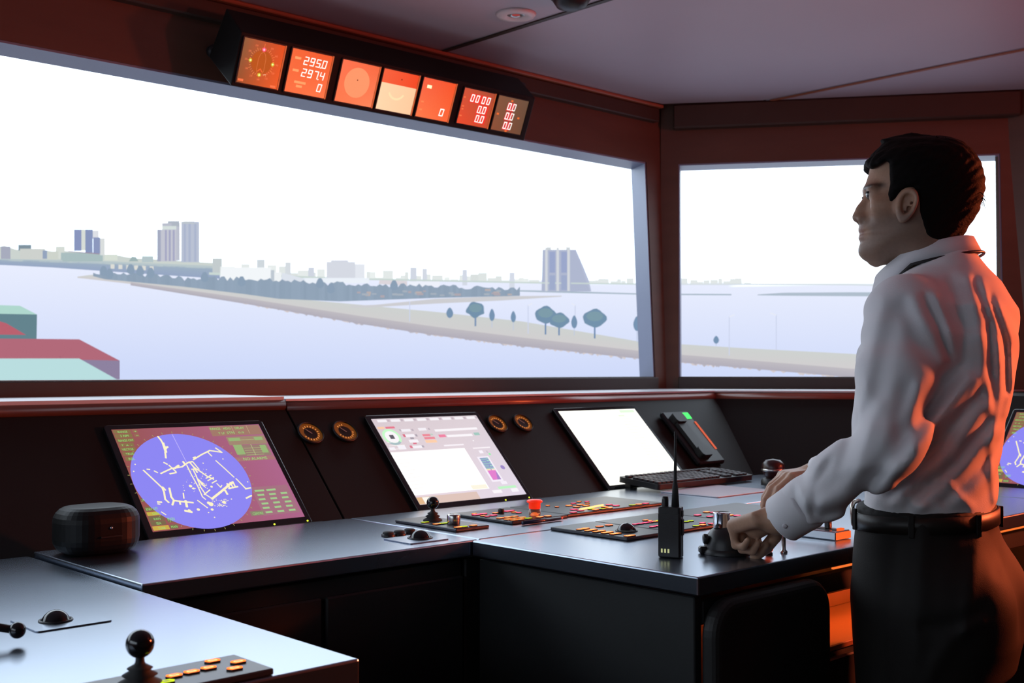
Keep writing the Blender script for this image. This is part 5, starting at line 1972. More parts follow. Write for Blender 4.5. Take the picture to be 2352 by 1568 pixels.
def face(X, Y, Zg):
    a, b, c = head_local(X, Y, Zg)
    f = skull(a, b, c)
    # nose
    n0, n1, n2 = hp(2001, 452), hp(1986, 478), hp(1977, 495)
    z0 = np.zeros_like(a)
    no = cone(a, b, c, (n0[0], 0, n0[1]), (n1[0], 0, n1[1]), .0085, .0095)
    no = smin(no, cone(a, b, c, (n1[0], 0, n1[1]), (n2[0] - .0005, 0, n2[1]), .0095, .0105), .006)
    for s_ in (-1, 1):
        q = hp(1985, 501)
        no = smin(no, ell(a, b, c, q[0], s_ * .0115, q[1], .0095, .0075, .0075), .005)
    f = smin(f, no, .007)
    # nostrils, eye sockets, mouth line
    for s_ in (-1, 1):
        q = hp(1976, 507)
        f = smax(f, -ell(a, b, c, q[0], s_ * .0075, q[1], .0045, .003, .0035), .003)
        q = hp(1996, 448)
        f = smax(f, -ell(a, b, c, q[0] + .004, s_ * .033, q[1], .014, .017, .009), .010)
        q = hp(2003, 449)
        f = smin(f, ell(a, b, c, q[0] - .006, s_ * .032, q[1], .0125, .0125, .0115), .004)
        q = hp(1998, 433)
        f = smin(f, ell(a, b, c, q[0] - .006, s_ * .030, q[1], .010, .024, .006), .010)
        q = hp(2030, 478)
        f = smin(f, ell(a, b, c, q[0], s_ * .048, q[1], .024, .014, .018), .020)
        # jaw corner
        q = hp(2090, 548)
        f = smin(f, ell(a, b, c, q[0], s_ * .044, q[1], .028, .015, .022), .022)
        # ear
        ec = math.radians(-14)
        ea, ecz = (a - EAR_C[0]) * math.cos(ec) - (c - EAR_C[1]) * math.sin(ec), (a - EAR_C[0]) * math.sin(ec) + (c - EAR_C[1]) * math.cos(ec)
        eb = b * s_ - .0755 + ea * .45
        wid = .0180 + .004 * np.clip(ecz / .03, -1.6, 1)
        er = ((np.abs(ea) / wid) ** 2 + (np.abs(ecz) / .0325) ** 2) ** .5
        slab_ = np.maximum((er - 1) * .014, np.abs(eb) - .0055)
        slab_ = smax((er - 1) * .014, np.abs(eb) - .0055, .004)
        conch = np.maximum((np.sqrt(((ea + .001) / (wid * .55)) ** 2 + ((ecz - .003) / .019) ** 2) - 1) * .009, -(eb + .0030))
        slab_ = smax(slab_, -conch, .003)
        trag = ell(ea, eb, ecz, .0125, .000, -.004, .005, .005, .008)
        slab_ = smin(slab_, trag, .003)
        f = smin(f, slab_, .004)
    q0, q1 = hp(1986, 526), hp(1986, 543)
    f = smin(f, ell(a, b, c, q0[0] - .004, 0, q0[1], .0090, .020, .0055), .004)
    f = smin(f, ell(a, b, c, q1[0] - .004, 0, q1[1], .0090, .018, .0058), .004)
    j0, j1 = hp(2010, 587), hp(2092, 562)
    f = smin(f, cone(a, b, c, (j0[0], 0, j0[1]), (j1[0], 0, j1[1]), .012, .046), .020)
    q = hp(1992, 574)
    f = smin(f, ell(a, b, c, q[0] - .005, 0, q[1], .013, .018, .012), .010)
    return f


NK0, NK1, NK2 = atd(2150, 640, D_P), atd(2138, 585, D_P), atd(2118, 515, D_P)


def neck(X, Y, Zg):
    return chain(X, Y, Zg, [NK0, NK1, NK2], [.066, .058, .055], .02)


def core(X, Y, Zg):
    """body under the clothes"""
    f = torso(X, Y, Zg, -.032)
    f = np.maximum(np.maximum(f, Zg - 1.56), .93 - Zg)
    for sh, el, wr in ((SHL, ELL, WRL), (SHR, ELR, WRR)):
        f = smin(f, chain(X, Y, Zg, [sh, el, wr], [.040, .030, .025], .02), .03)
    for s_ in (1, -1):
        hip = np.array([*(CPV + LT * .085 * s_), 1.0])
        knee = np.array([*(CPV + LT * .10 * s_ + FT * .015), .52])
        ank = np.array([*(CPV + LT * .11 * s_ - FT * .02), .09])
        f = smin(f, chain(X, Y, Zg, [hip, knee, ank], [.085, .052, .036], .02), .03)
        f = smin(f, chain(X, Y, Zg, [ank, np.array([*(ank[:2] + FT * .14), .045])], [.036, .028], .02), .02)
    return f


# --- hands ---------------------------------------------------------------------------
def orth(h, w):
    h = np.asarray(h, float); h = h / np.linalg.norm(h)
    w = np.asarray(w, float); w = w - h * (w @ h); w = w / np.linalg.norm(w)
    return h, w


def hand_pts(wr, h, w, p_sign, curls, thumb, k=1.0):
    """wr wrist point, h wrist->knuckles, w towards the index side; palm normal = p_sign * (h x w)."""
    h, w = orth(h, w)
    pn = np.cross(h, w) * p_sign
    out = []
    palm_l = .088 * k
    for i, (off, ln, r0) in enumerate(((.028, (.042, .026, .020), .0092), (.0095, (.046, .029, .021), .0095), (-.0095, (.042, .027, .020), .0090), (-.027, (.033, .020, .018), .0080))):
        base = wr + h * (palm_l * (1 - abs(off - .008) * 2.2)) + w * off * k
        ang = 0
        pts = [base - h * .05 * k - w * off * .25, base]
        rads = [r0 * 1.25, r0 * 1.12]
        for j, l_ in enumerate(ln):
            ang += curls[i][j]
            d = h * math.cos(ang) + pn * math.sin(ang)
            pts.append(pts[-1] + d * l_ * k)
            rads.append(r0 * (1 - .1 * (j + 1)))
        out.append((pts, rads))
    t0 = wr + h * .020 * k + w * .020 * k + pn * .008
    t1 = t0 + (h * thumb[0][0] + w * thumb[0][1] + pn * thumb[0][2]) * .040 * k
    t2 = t1 + (h * thumb[1][0] + w * thumb[1][1] + pn * thumb[1][2]) * .030 * k
    t3 = t2 + (h * thumb[2][0] + w * thumb[2][1] + pn * thumb[2][2]) * .024 * k
    out.append(([t0, t1, t2, t3], [.0150, .0115, .0105, .0085]))
    out.append(([t0, wr + h * .055 * k + pn * .014], [.016, .020]))
    palm = (wr, wr + h * palm_l * .55, h, w, pn)
    return out, palm


def hand_sdf(X, Y, Zg, hand, wr, fore):
    fingers, (w0, pc, h, w, pn) = hand
    x, y, z = X - pc[0], Y - pc[1], Zg - pc[2]
    ah = x * h[0] + y * h[1] + z * h[2]
    aw = x * w[0] + y * w[1] + z * w[2]
    ap = x * pn[0] + y * pn[1] + z * pn[2]
    q = [np.abs(ah) - .030, np.abs(aw) - .027, np.abs(ap - .001) - .004]
    f = np.sqrt(sum(np.maximum(v_, 0) ** 2 for v_ in q)) + np.minimum(np.maximum(np.maximum(q[0], q[1]), q[2]), 0) - .0105
    f = smin(f, cone(X, Y, Zg, fore, wr + h * .012, .031, .0245), .022)
    for pts, rads in fingers:
        g = chain(X, Y, Zg, pts, rads, .004)
        f = smin(f, g, .0065)
    return f


fore_l = WRL + (ELL - WRL) * .30
hand_l = hand_pts(WRL + np.array([-.010, .004, .010]), (-.46, .84, -.30), (.85, .50, .10), 1,
                  [(1.25, 1.5, .8), (1.3, 1.5, .8), (1.35, 1.5, .8), (1.4, 1.45, .8)], [(.70, .25, .65), (.80, -.30, .50), (.60, -.65, .45)], 1.06)
fore_r = WRR + (ELR - WRR) * .35
hand_r = hand_pts(WRR, (-.88, -.22, -.08), (.20, -.97, .0), -1,
                  [(.55, .42, .25), (.5, .42, .3), (.5, .42, .3), (.55, .4, .3)], [(.6, .75, .28), (.85, .4, .34), (.95, .1, .3)], .98)

M_skin = bpy.data.materials.new('skin')
M_skin.use_nodes = True
nt = M_skin.node_tree
b_ = nt.nodes['Principled BSDF']
b_.inputs['Roughness'].default_value = .48
b_.inputs['Specular IOR Level'].default_value = .4
b_.inputs['Subsurface Weight'].default_value = .12
b_.inputs['Subsurface Radius'].default_value = (.010, .004, .002)
at_ = nt.nodes.new('ShaderNodeVertexColor'); at_.layer_name = 'Col'
no_ = nt.nodes.new('ShaderNodeTexNoise'); no_.inputs['Scale'].default_value = 180; no_.inputs['Detail'].default_value = 5
tc_ = nt.nodes.new('ShaderNodeTexCoord'); nt.links.new(tc_.outputs['Object'], no_.inputs['Vector'])
mx_ = nt.nodes.new('ShaderNodeMix'); mx_.data_type = 'RGBA'; mx_.blend_type = 'MULTIPLY'; mx_.inputs[0].default_value = .25
nt.links.new(at_.outputs[0], mx_.inputs[6]); nt.links.new(no_.outputs['Fac'], mx_.inputs[7]); nt.links.new(mx_.outputs[2], b_.inputs['Base Color'])
bp_ = nt.nodes.new('ShaderNodeBump'); bp_.inputs['Strength'].default_value = .12; bp_.inputs['Distance'].default_value = .002
nt.links.new(no_.outputs['Fac'], bp_.inputs['Height']); nt.links.new(bp_.outputs[0], b_.inputs['Normal'])
MATS['skin'] = M_skin

VV, FF, off_ = [], [], 0


def push(V, Fc):
    global off_
    VV.append(V); FF.append(Fc + off_); off_ += len(V)


ax, X, Y, Zg = grid(HO - np.array([.155, .13, .215]), HO + np.array([.155, .13, .14]), .0026)
fh = smin(face(X, Y, Zg), neck(X, Y, Zg), .022)
fh = np.maximum(fh, -(Zg - (HO[2] - .205)))
V, Fc = surface_nets(fh, *ax); push(relax(V, Fc, 1, .4), Fc)
for hnd, wr, fo in ((hand_l, WRL, fore_l), (hand_r, WRR, fore_r)):
    allp = np.concatenate([np.array(p_) for p_, _ in hnd[0]] + [np.array([wr, fo])])
    ax, X, Y, Zg = grid(allp.min(0) - .04, allp.max(0) + .04, .0024)
    V, Fc = surface_nets(hand_sdf(X, Y, Zg, hnd, wr, fo), *ax)
    push(relax(V, Fc, 1, .4), Fc)
ax, X, Y, Zg = grid((.36, 1.72, -.04), (1.04, 2.76, 1.60), .009)
V, Fc = surface_nets(core(X, Y, Zg), *ax); push(relax(V, Fc, 1), Fc)
P_ORG = np.array([CPV[0], CPV[1], 0.0])
body = np_mesh('person', np.concatenate(VV), np.concatenate(FF), M_skin, None, P_ORG)
body.location = P_ORG
rm = body.modifiers.new('unify', 'REMESH')
rm.mode = 'VOXEL'
rm.voxel_size = .0026
rm.use_smooth_shade = True
dg = bpy.context.evaluated_depsgraph_get()
nme = bpy.data.meshes.new_from_object(body.evaluated_get(dg))
body.modifiers.clear()
body.data = nme
nme.materials.clear(); nme.materials.append(M_skin)
# skin tones: stubble on the jaw, darker brow, warmer ear and hands
co = np.zeros(len(nme.vertices) * 3); nme.vertices.foreach_get('co', co); co = co.reshape(-1, 3) + P_ORG
a, b, c = head_local(co[:, 0], co[:, 1], co[:, 2])
base = np.tile(np.array([.53, .31, .20]), (len(co), 1))
jaw = np.clip((-.012 - c) / .02, 0, 1) * np.clip((a - (-.035) - .0 * c) / .02, 0, 1) * np.clip((c + .125) / .02, 0, 1)
lipz = np.exp(-(((c - hp(0, 535)[1]) / .012) ** 2)) * np.clip((a - .085) / .01, 0, 1)
stub = np.clip(jaw - lipz, 0, 1) * .62
base = base * (1 - stub[:, None]) + np.array([.20, .15, .12]) * stub[:, None]
bq = hp(1998, 433)
brow = np.exp(-(((c - bq[1] - .001) / .0045) ** 2)) * np.clip((a - .055) / .01, 0, 1) * np.clip((np.abs(b) - .010) / .004, 0, 1) * np.clip((.056 - np.abs(b)) / .006, 0, 1)
base = base * (1 - .9 * brow[:, None]) + np.array([.012, .010, .009]) * .9 * brow[:, None]
lip = lipz * np.clip((.022 - np.abs(b)) / .004, 0, 1) * .6
base = base * (1 - lip[:, None]) + np.array([.30, .13, .11]) * lip[:, None]
ca = nme.color_attributes.new('Col', 'FLOAT_COLOR', 'POINT')
ca.data.foreach_set('color', np.concatenate([base, np.ones((len(co), 1))], 1).ravel())
tag(body, 'dark haired person in white shirt and black trousers standing at the island controls', 'person')


def worn(name, V, Fc, m, parent=body):
    return np_mesh(name, V, Fc, m, parent, P_ORG)


# eyes and lashes
for s_ in (1, -1):
    q = hp(2001.5, 449)
    ctr = HO + HF * (q[0] - .0035) + HL * .032 * s_ + np.array([0, 0, q[1]])
    e_ = MB().sphere(tuple(ctr - P_ORG), .0119, 20, 12).build('eye', mat('eye_dark', (.05, .04, .035), .15, rvar=.03), body)
    lash = []
    for k in range(7):
        u_ = -.012 + .024 * k / 6
        p0 = ctr + HF * (.0118 * math.cos(u_ * 60) * .98) + HL * u_ * s_ + np.array([0, 0, .0035])
        lash.append(p0 - P_ORG)
    MB().tube(lash, .0012, 6).build('eyelashes', mat('lash_black', (.01, .01, .01), .6, rvar=.05), e_)
    for k in range(5):
        pass

# --- hair ------------------------------------------------------------------------------
hair_px = [(1980, 372), (1990, 384), (2003, 389), (2021, 379), (2035, 369), (2043, 374), (2043, 400), (2045, 422), (2038, 449), (2040, 470), (2050, 465), (2062, 452), (2072, 438), (2084, 431), (2096, 430), (2108, 440), (2112, 460), (2112, 485), (2118, 505), (2126, 535),
           (2138, 548), (2165, 556), (2205, 560), (2290, 540), (2300, 290), (1960, 290)]
HPOLY = np.array([hp(*p) for p in hair_px])


def poly_sdf(x, y, P):
    d = np.full(x.shape, 1e9, np.float32)
    ins = np.zeros(x.shape, bool)
    n_ = len(P)
    for i in range(n_):
        (x0, y0), (x1, y1) = P[i], P[(i + 1) % n_]
        dx, dy = x1 - x0, y1 - y0
        t = np.clip(((x - x0) * dx + (y - y0) * dy) / (dx * dx + dy * dy), 0, 1)
        d = np.minimum(d, (x - x0 - dx * t) ** 2 + (y - y0 - dy * t) ** 2)
        cr = ((y0 > y) != (y1 > y))
        xi = (x1 - x0) * (y - y0) / (y1 - y0 if abs(y1 - y0) > 1e-9 else 1e-9) + x0
        ins ^= cr & (x < xi)
    return np.where(ins, -np.sqrt(d), np.sqrt(d))


ax, X, Y, Zg = grid(HO - np.array([.16, .115, .10]), HO + np.array([.155, .115, .15]), .0026)
a, b, c = head_local(X, Y, Zg)
# hairline as seen from the side (the far side mirrors it)
bm = np.abs(b)
Xm = HO[0] + HF[0] * a + HL[0] * bm
Ym = HO[1] + HF[1] * a + HL[1] * bm
PXm, PYm = px_of(Xm, Ym, Zg)
msk = poly_sdf(PXm, PYm, np.array(hair_px, float)) * HS
hf_px = [(1990, 392), (1988, 380), (1991, 370), (2004, 357), (2022, 346), (2042, 335), (2072, 321), (2112, 313.5), (2134, 312)]
hb_px = [(2134, 312), (2172, 314), (2205, 331), (2225, 353), (2240, 376), (2249, 408), (2251, 433), (2244, 469), (2234, 496), (2219, 518), (2209, 537), (2198, 553)]
hfc = np.array(sorted([hp(*q_)[::-1] for q_ in hf_px])); hbc = np.array(sorted([hp(*q_)[::-1] for q_ in hb_px]))
afh = np.interp(c, hfc[:, 0], hfc[:, 1]).astype(np.float32)
afs = np.interp(np.clip(c, -.1115, .124), pf[:, 0], pf[:, 1]).astype(np.float32) + .004
afh = np.where(c < hfc[0, 0], afs, afh)
abh = np.interp(c, hbc[:, 0], hbc[:, 1]).astype(np.float32)
wh = np.interp(c, [-.07, -.04, 0, .04, .07, .095, .112, .1265], [.066, .072, .0775, .0825, .080, .069, .048, .006]).astype(np.float32)
m_, h_ = (afh + abh) / 2, np.maximum((afh - abh) / 2, .004)
rho = ((np.abs(a - m_) / h_) ** 2.3 + (np.abs(b) / wh) ** 2.3) ** (1 / 2.3)
outer = (rho - 1) * np.minimum(h_, wh) * .9
outer = outer + np.maximum(c - .1262, 0)
strk = .0007 * np.sin(b * 430 + 3 * np.sin(a * 24)) * np.clip((c - .05) / .03, 0, 1) + .0006 * np.sin(c * 380 + a * 170 + 2 * np.sin(b * 40 + a * 30)) + .0004 * np.sin(a * 310 + c * 250)
fs_ = skull(a, b, c)
fhair = smax(outer - strk, msk, .008)
fhair = np.minimum(fhair, smax(fs_ - .003 - strk * .5, msk + .002, .004))
fhair = np.maximum(fhair, -(fs_ + .008))
V, Fc = surface_nets(fhair, *ax)
M_hair = mat('hair_black', (.007, .006, .0055), .75, spec=.08, bump=.35, bump_scale=300, stretch=(.5, .5, 1))
hair = worn('hair', relax(V, Fc, 1, .3), Fc, M_hair)
# loose strands breaking the outline
mbh = MB()
rh = random.Random(5)
for i in range(150):
    g = rh.random()
    if g < 0:      # quiff
        bb = rh.uniform(-.04, .04)
        q0, q1 = hp(2030 + rh.uniform(-20, 10), 352 + rh.uniform(-8, 8)), hp(1994 + rh.uniform(-4, 10), 378 + rh.uniform(-8, 8))
        P0 = (q0[0], bb, q0[1]); P2 = (q1[0], bb * 1.05 + rh.uniform(-.004, .004), q1[1])
        P1 = ((P0[0] + P2[0]) / 2 + .006, bb, (P0[2] + P2[2]) / 2 + .012)
    else:            # back and crown
        tt = rh.random()
        q0 = (2140 + tt * 98, 322 + (tt ** 2.2) * 150)
        q1 = (q0[0] + rh.uniform(2, 13), q0[1] + rh.uniform(2, 30))
        A_, B_ = hp(*q0), hp(*q1)
        bb = rh.uniform(-.045, .045)
        P0 = (A_[0], bb, A_[1]); P2 = (B_[0] - .001, bb * 1.05, B_[1]); P1 = ((P0[0] + P2[0]) / 2 - .002, bb, (P0[2] + P2[2]) / 2)
    pts = []
    for t in (0, .35, .7, 1):
        q = [(1 - t) ** 2 * P0[k] + 2 * t * (1 - t) * P1[k] + t * t * P2[k] for k in range(3)]
        pts.append(HO + HF * q[0] + HL * q[1] + np.array([0, 0, q[2]]) - P_ORG)
    mbh.tube(pts, [.0008, .0007, .0005, .0002], 4, cap=False)
so = mbh.build('hair_strands', M_hair, hair)
so['kind'] = 'stuff'

# --- shirt --------------------------------------------------------------------------------
ax, X, Y, Zg = grid((.37, 1.72, 1.04), (1.06, 2.76, 1.62), .0045)
ts = torso(X, Y, Zg)
sl_l = chain(X, Y, Zg, [SHL, (SHL + ELL) / 2, ELL, (ELL + WRL * 1.0) / 2, WRL + (ELL - WRL) * .10], [.066, .062, .054, .050, .041], .02)
sl_r = chain(X, Y, Zg, [SHR, ELR, WRR + (ELR - WRR) * .10], [.066, .057, .038], .02)
trap = smin(cone(X, Y, Zg, atd(2162, 668, D_P), SHL + np.array([.012, .016, .010]), .038, .056), cone(X, Y, Zg, atd(2162, 668, D_P), SHR + np.array([-.01, -.016, .010]), .038, .056), .03)
f = smin(ts, trap, .03)
f = smin(f, sl_l, .030)
f = smin(f, sl_r, .030)
PX, PY = px_of(X, Y, Zg)
near = np.clip((2.20 - Y) / .06, 0, 1)
# folds: (polyline, width px, height m); ridges positive, valleys negative
folds = [([(2100, 690), (2135, 760), (2170, 830)], 13, .0050), ([(2125, 680), (2160, 750), (2185, 820)], 9, -.0060), ([(2150, 680), (2180, 760), (2190, 830)], 11, .0045), ([(2075, 700), (2110, 800), (2150, 860)], 16, -.0045),
         ([(2030, 690), (2000, 800), (1990, 900)], 16, .0040), ([(2060, 720), (2030, 840), (2010, 960)], 20, -.0040),
         ([(2225, 870), (2150, 980), (2030, 1110)], 20, .0075), ([(2195, 850), (2110, 960), (2000, 1100), (1965, 1165)], 22, -.0130), ([(2265, 935), (2190, 1030), (2060, 1150)], 17, .0070), ([(2245, 905), (2170, 1005), (2050, 1130)], 13, -.0060),
         ([(2285, 990), (2220, 1070), (2110, 1160)], 16, .0060), ([(2275, 965), (2200, 1060), (2090, 1160)], 11, -.0055), ([(2270, 1050), (2220, 1110), (2170, 1150)], 12, -.0045),
         ([(2225, 640), (2250, 740), (2258, 840), (2235, 910)], 12, .0050), ([(2240, 640), (2275, 740), (2280, 860)], 9, -.0055), ([(2255, 650), (2290, 760), (2298, 900), (2285, 1000)], 10, .0055), ([(2275, 680), (2308, 780), (2312, 900)], 8, -.0050),
         ([(2290, 690), (2322, 780), (2326, 880), (2308, 950)], 8, .0045), ([(2185, 640), (2215, 740), (2215, 830)], 13, -.0045), ([(2262, 860), (2278, 960), (2276, 1060), (2285, 1150)], 9, .0050),
         ([(1965, 800), (1985, 880), (1972, 960)], 14, .0035), ([(2080, 890), (2060, 960), (2070, 1040)], 17, -.0060), ([(2110, 880), (2095, 960), (2095, 1020)], 13, .0050), ([(2020, 930), (1990, 1010), (1970, 1070)], 13, .0045), ([(1985, 940), (1955, 1010), (1930, 1070)], 12, -.0045),
         ([(1925, 1010), (1880, 1070), (1860, 1150)], 13, .0045), ([(1905, 1060), (1870, 1110), (1868, 1180)], 10, -.0050), ([(1850, 1080), (1825, 1130), (1836, 1190)], 9, -.0040), ([(1835, 1110), (1850, 1160), (1865, 1205)], 8, .0040),
         ([(1990, 1070), (1930, 1130), (1880, 1160)], 14, .0040), ([(2020, 1090), (1950, 1160), (1890, 1185)], 12, -.0050), ([(2160, 1090), (2200, 1140), (2230, 1165)], 12, .0050), ([(2050, 1120), (2090, 1150), (2120, 1165)], 12, .0045)]
disp = np.zeros_like(f)
for pts, w_, h_ in folds:
    d2 = seg2d(PX, PY, pts)
    disp += (h_ * np.exp(-d2 / (w_ * w_))).astype(np.float32)
disp *= near
# gentle all-round drape
disp += .0022 * np.sin(38 * (X * LT[0] + Y * LT[1]) + 9 * np.sin(Zg * 11)) * np.clip((1.50 - Zg) / .1, 0, 1)
f = f - disp
f = np.maximum(f, 1.080 + .010 * np.sin((X + Y) * 40) * .15 - Zg)
f = np.maximum(f, -(cone(X, Y, Zg, NK0, NK2, .0605, .060)))
f = smax(f, (Zg - 1.528) + .40 * ((X - CPV[0]) * FT[0] + (Y - CPV[1]) * FT[1]), .012)
V, Fc = surface_nets(f, *ax)
M_shirt = mat('shirt_white_cotton', (.80, .80, .82), .75, spec=.25, bump=.10, bump_scale=420, sheen=.25, var=.03)
shirt = worn('shirt', relax(V, Fc, 2, .5), Fc, M_shirt)

# collar: folded band round the neck
rings = 64
mbc = MB()
cen = (NK1 + NK0) / 2


def collar_pt(th, lvl):
    # th = 0 at the front of the neck
    fx, lx = math.cos(th), math.sin(th)
    fr_ = (1 + fx) / 2
    ztop = float(np.interp(fr_, [0, .5, 1], [1.583, 1.566, 1.512]))
    zbot = float(np.interp(fr_, [0, .5, .75, 1], [1.556, 1.532, 1.487, 1.455]))
    ra, rb = .068, .064
    ctr = np.array([atd(2150, 590, D_P)[0], D_P]) + FT * .008
    zz_ = [ztop - .030, ztop, ztop - .001, zbot, zbot - .001][lvl]
    gr = [-.002, .001, .005, .018, .012][lvl]
    sh_ = FT * (.028 * fr_)      # the band leans forward with the neck
    p_ = ctr + sh_ + FT * (ra + gr) * fx + LT * (rb + gr) * lx
    return np.array([p_[0], p_[1], zz_])


for lvl in range(4):
    for k in range(rings):
        t0_, t1_ = [math.radians(14) + math.radians(332) * (k + d_) / rings for d_ in (0, 1)]
        q = [collar_pt(t0_, lvl), collar_pt(t1_, lvl), collar_pt(t1_, lvl + 1), collar_pt(t0_, lvl + 1)]
        mbc.add([p_ - P_ORG for p_ in q], [(0, 1, 2, 3)], 0, None, True)
col_o = mbc.build('collar', M_shirt, shirt)
wd = col_o.modifiers.new('weld', 'WELD'); wd.merge_threshold = .0004
sd = col_o.modifiers.new('thick', 'SOLIDIFY'); sd.thickness = .0012
# cuffs
for wr, el, r_ in ((WRL, ELL, .0415), (WRR, ELR, .037)):
    d = Vector(el - wr).normalized()
    q = d.to_track_quat('Z', 'Y').to_matrix().to_4x4()
    T = Matrix.Translation(Vector(wr - P_ORG)) @ q
    o = MB().lathe([(r_ * .80, .004), (r_ * .97, .001), (r_ * 1.03, .004), (r_ * 1.05, .030), (r_ * 1.09, .055), (r_ * 1.04, .062), (r_ * .9, .060)], 40, M=T, cap=False).build('cuff', M_shirt, shirt)
    MB().lathe([(.0042, 0), (.0046, .001), (.003, .002), (.0001, .002)], 14, M=T @ Matrix.Rotation(math.radians(205), 4, 'Z') @ Matrix.Translation((r_ * 1.045, 0, .02)) @ Matrix.Rotation(math.pi / 2, 4, 'Y')).build('cuff_button', mat('shirt_button', (.7, .7, .72), .3, rvar=.05), shirt)

# lanyard cord round the collar
pts = []
for k in range(41):
    th_ = math.radians(-150 + 300 * k / 40) + math.pi
    p_ = collar_pt(th_, 3)
    fr_ = (1 + math.cos(th_)) / 2
    o2 = p_[:2] - (np.array([atd(2150, 590, D_P)[0], D_P]))
    o2 = o2 / np.linalg.norm(o2)
    pts.append(np.array([p_[0] + o2[0] * .004, p_[1] + o2[1] * .004, p_[2] - .003]) - P_ORG)
MB().tube(pts, .0028, 8).build('lanyard', mat('lanyard_black', (.012, .012, .013), .4, rvar=.05), body)

# --- trousers ---------------------------------------------------------------------------------
ax, X, Y, Zg = grid((.48, 1.80, .03), (1.06, 2.46, 1.13), .0075)
x, y = X - CPV[0], Y - CPV[1]
a = x * FT[0] + y * FT[1]
b = x * LT[0] + y * LT[1]
zt = np.array([.78, .86, .94, 1.00, 1.06, 1.10])
hd = np.interp(Zg, zt, [.120, .136, .134, .126, .117, .116]).astype(np.float32)
hw = np.interp(Zg, zt, [.165, .178, .182, .178, .166, .163]).astype(np.float32)
rho = ((np.abs(a + np.interp(Zg, zt, [.022, .022, .012, .004, 0, 0])) / hd) ** 2.3 + (np.abs(b) / hw) ** 2.3) ** (1 / 2.3)
f = (rho - 1) * hd * .95
f = np.maximum(f, .80 - Zg)
for s_ in (1, -1):
    hip = np.array([*(CPV + LT * .083 * s_ - FT * .012), .92])
    knee = np.array([*(CPV + LT * .098 * s_ + FT * .012), .52])
    ank = np.array([*(CPV + LT * .108 * s_ - FT * .015), .06])
    f = smin(f, chain(X, Y, Zg, [hip, knee, ank], [.112, .088, .072], .03), .035)
for s_ in (1, -1):
    q = CPV - FT * .072 + LT * .075 * s_
    f = smin(f, np.sqrt((X - q[0]) ** 2 + (Y - q[1]) ** 2 + (Zg - .93) ** 2) - .082, .05)
PX, PY = px_of(X, Y, Zg)
for pts, w_, h_ in [([(2250, 1230), (2230, 1330), (2215, 1450)], 14, .005), ([(2275, 1220), (2290, 1320)], 10, -.004), ([(2180, 1480), (2140, 1540), (2120, 1600)], 16, .006), ([(2060, 1220), (2040, 1400), (2030, 1560)], 18, -.004), ([(2120, 1210), (2110, 1420), (2100, 1560)], 18, .004), ([(2260, 1400), (2200, 1430), (2120, 1440)], 14, -.005), ([(2255, 1425), (2200, 1460)], 10, .005)]:
    f = f - h_ * np.exp(-seg2d(PX, PY, pts) / (w_ * w_)).astype(np.float32) * np.clip((2.2 - Y) / .1, 0, 1)
f = np.maximum(f, Zg - 1.098)
f = np.maximum(f, .045 - Zg)
V, Fc = surface_nets(f, *ax)
M_trs = mat('trousers_black', (.011, .010, .009), .7, spec=.25, bump=.12, bump_scale=500, var=.1)
trs = worn('trousers', relax(V, Fc, 2), Fc, M_trs)
# belt, buckle, loops
M_belt = mat('belt_leather', (.012, .010, .008), .45, spec=.35, rvar=.06, bump=.06, bump_scale=200)


def belt_ring(z, g, n_=72):
    pts = []
    for k in range(n_):
        th_ = 2 * math.pi * k / n_
        p = 2.3
        cx_, sx_ = math.cos(th_), math.sin(th_)
        A_ = (.117 + g) * math.copysign(abs(cx_) ** (2 / p), cx_)
        B_ = (.1645 + g) * math.copysign(abs(sx_) ** (2 / p), sx_)
        q = CPV + FT * A_ + LT * B_
        pts.append(np.array([q[0], q[1], z + .008 * cx_ * -.5]) - P_ORG)
    return pts


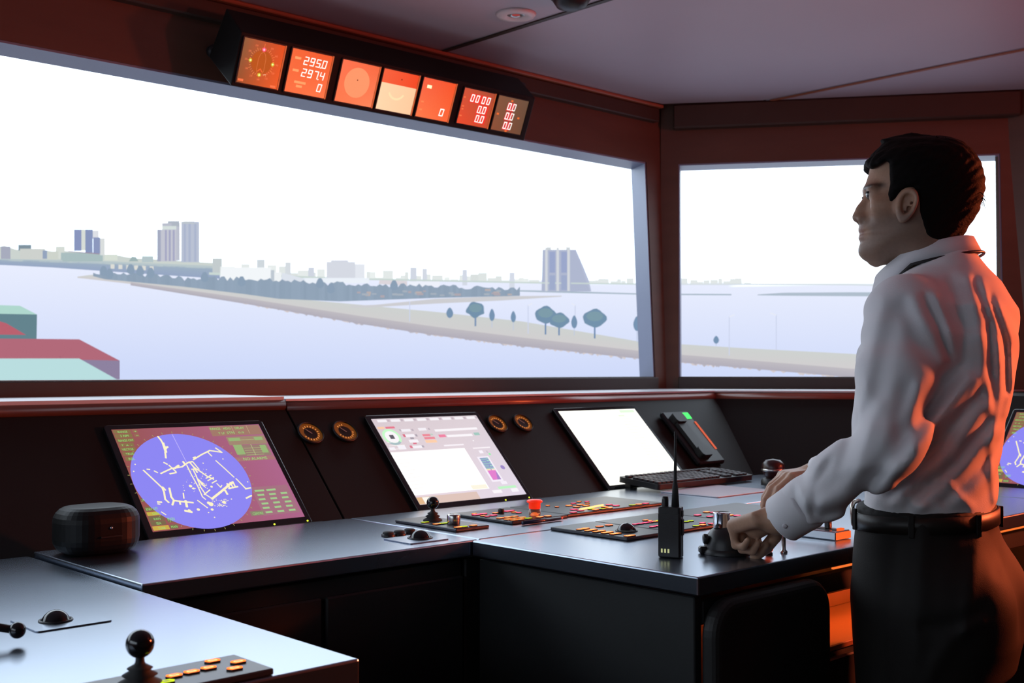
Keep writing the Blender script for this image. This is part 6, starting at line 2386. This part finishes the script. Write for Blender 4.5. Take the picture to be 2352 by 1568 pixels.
mbb = MB()
lv = [(1.058, .000), (1.059, .0040), (1.087, .0040), (1.088, .000)]
R_ = [belt_ring(*q) for q in lv]
nb = len(R_[0])
vv = [p_ for r_ in R_ for p_ in r_]
mbb.add(vv, [(j * nb + i, j * nb + (i + 1) % nb, (j + 1) * nb + (i + 1) % nb, (j + 1) * nb + i) for j in range(3) for i in range(nb)], 0, None, True)
belt = mbb.build('belt', M_belt, trs)
q = CPV + FT * .1235
Tb = Matrix.Translation((q[0] - P_ORG[0], q[1] - P_ORG[1], 1.071)) @ Matrix.Rotation(math.atan2(FT[1], FT[0]), 4, 'Z')
mbk = MB()
loop = [(.004 + .006 * math.sin(math.pi * k / 24 * 2) ** 2 * 0, .024 * math.cos(2 * math.pi * k / 24), .022 * math.sin(2 * math.pi * k / 24)) for k in range(25)]
loop = [(.005, .026 * math.copysign(abs(math.cos(2 * math.pi * k / 24)) ** .5, math.cos(2 * math.pi * k / 24)), .0215 * math.copysign(abs(math.sin(2 * math.pi * k / 24)) ** .5, math.sin(2 * math.pi * k / 24))) for k in range(25)]
mbk.tube(loop, .0042, 8, M=Tb, cap=False)
mbk.build('buckle', mat('buckle_steel', (.55, .5, .42), .2, metal=1, rvar=.05), belt)
for th_ in (40, 95, 150, 200, 265, 320):
    r0_ = belt_ring(1.050, .006, 360)[th_]
    d = Vector((r0_[0], r0_[1], 0)).normalized()
    Tl = Matrix.Translation((r0_[0], r0_[1], 1.0745)) @ Matrix.Rotation(math.atan2(d.y, d.x), 4, 'Z')
    MB().box(-.003, .0020, -.005, .005, -.020, .018, bev=.001, M=Tl).build('belt_loop', M_trs, trs)
# shoes
for s_ in (1, -1):
    ank = np.array([*(CPV + LT * .108 * s_ - FT * .015), .06])
    ax, X, Y, Zg = grid((ank[0] - .24, ank[1] - .14, -.01), (ank[0] + .14, ank[1] + .20, .14), .006)
    toe = np.array([*(ank[:2] + FT * .165 + LT * .012 * s_), .035]); heel = np.array([*(ank[:2] - FT * .05), .04])
    f = smin(chain(X, Y, Zg, [heel, np.array([*(ank[:2] + FT * .06), .045]), toe], [.040, .044, .036], .02), cone(X, Y, Zg, ank, ank + np.array([0, 0, .03]), .045, .042), .02)
    f = np.maximum(f, .0015 - Zg)
    f = np.maximum(f, Zg - .105)
    V, Fc = surface_nets(f, *ax)
    worn('shoe', relax(V, Fc, 1), Fc, mat('shoe_leather', (.012, .011, .010), .3, spec=.6, rvar=.06))
# mouse under the far hand
mp = WRR + hand_r[1][2] * .075
ms = thing('computer_mouse', 'black computer mouse under the far hand beside the mouse pad', 'mouse', Matrix.Translation((mp[0], mp[1], 1.0)) @ Matrix.Rotation(math.radians(195), 4, 'Z'))
MB().sphere((0, 0, .003), .034, 28, 14, squash=.95, zmin=0, M=Matrix.Diagonal((1.6, 1.0, 1, 1))).build('shell', M_black, ms)
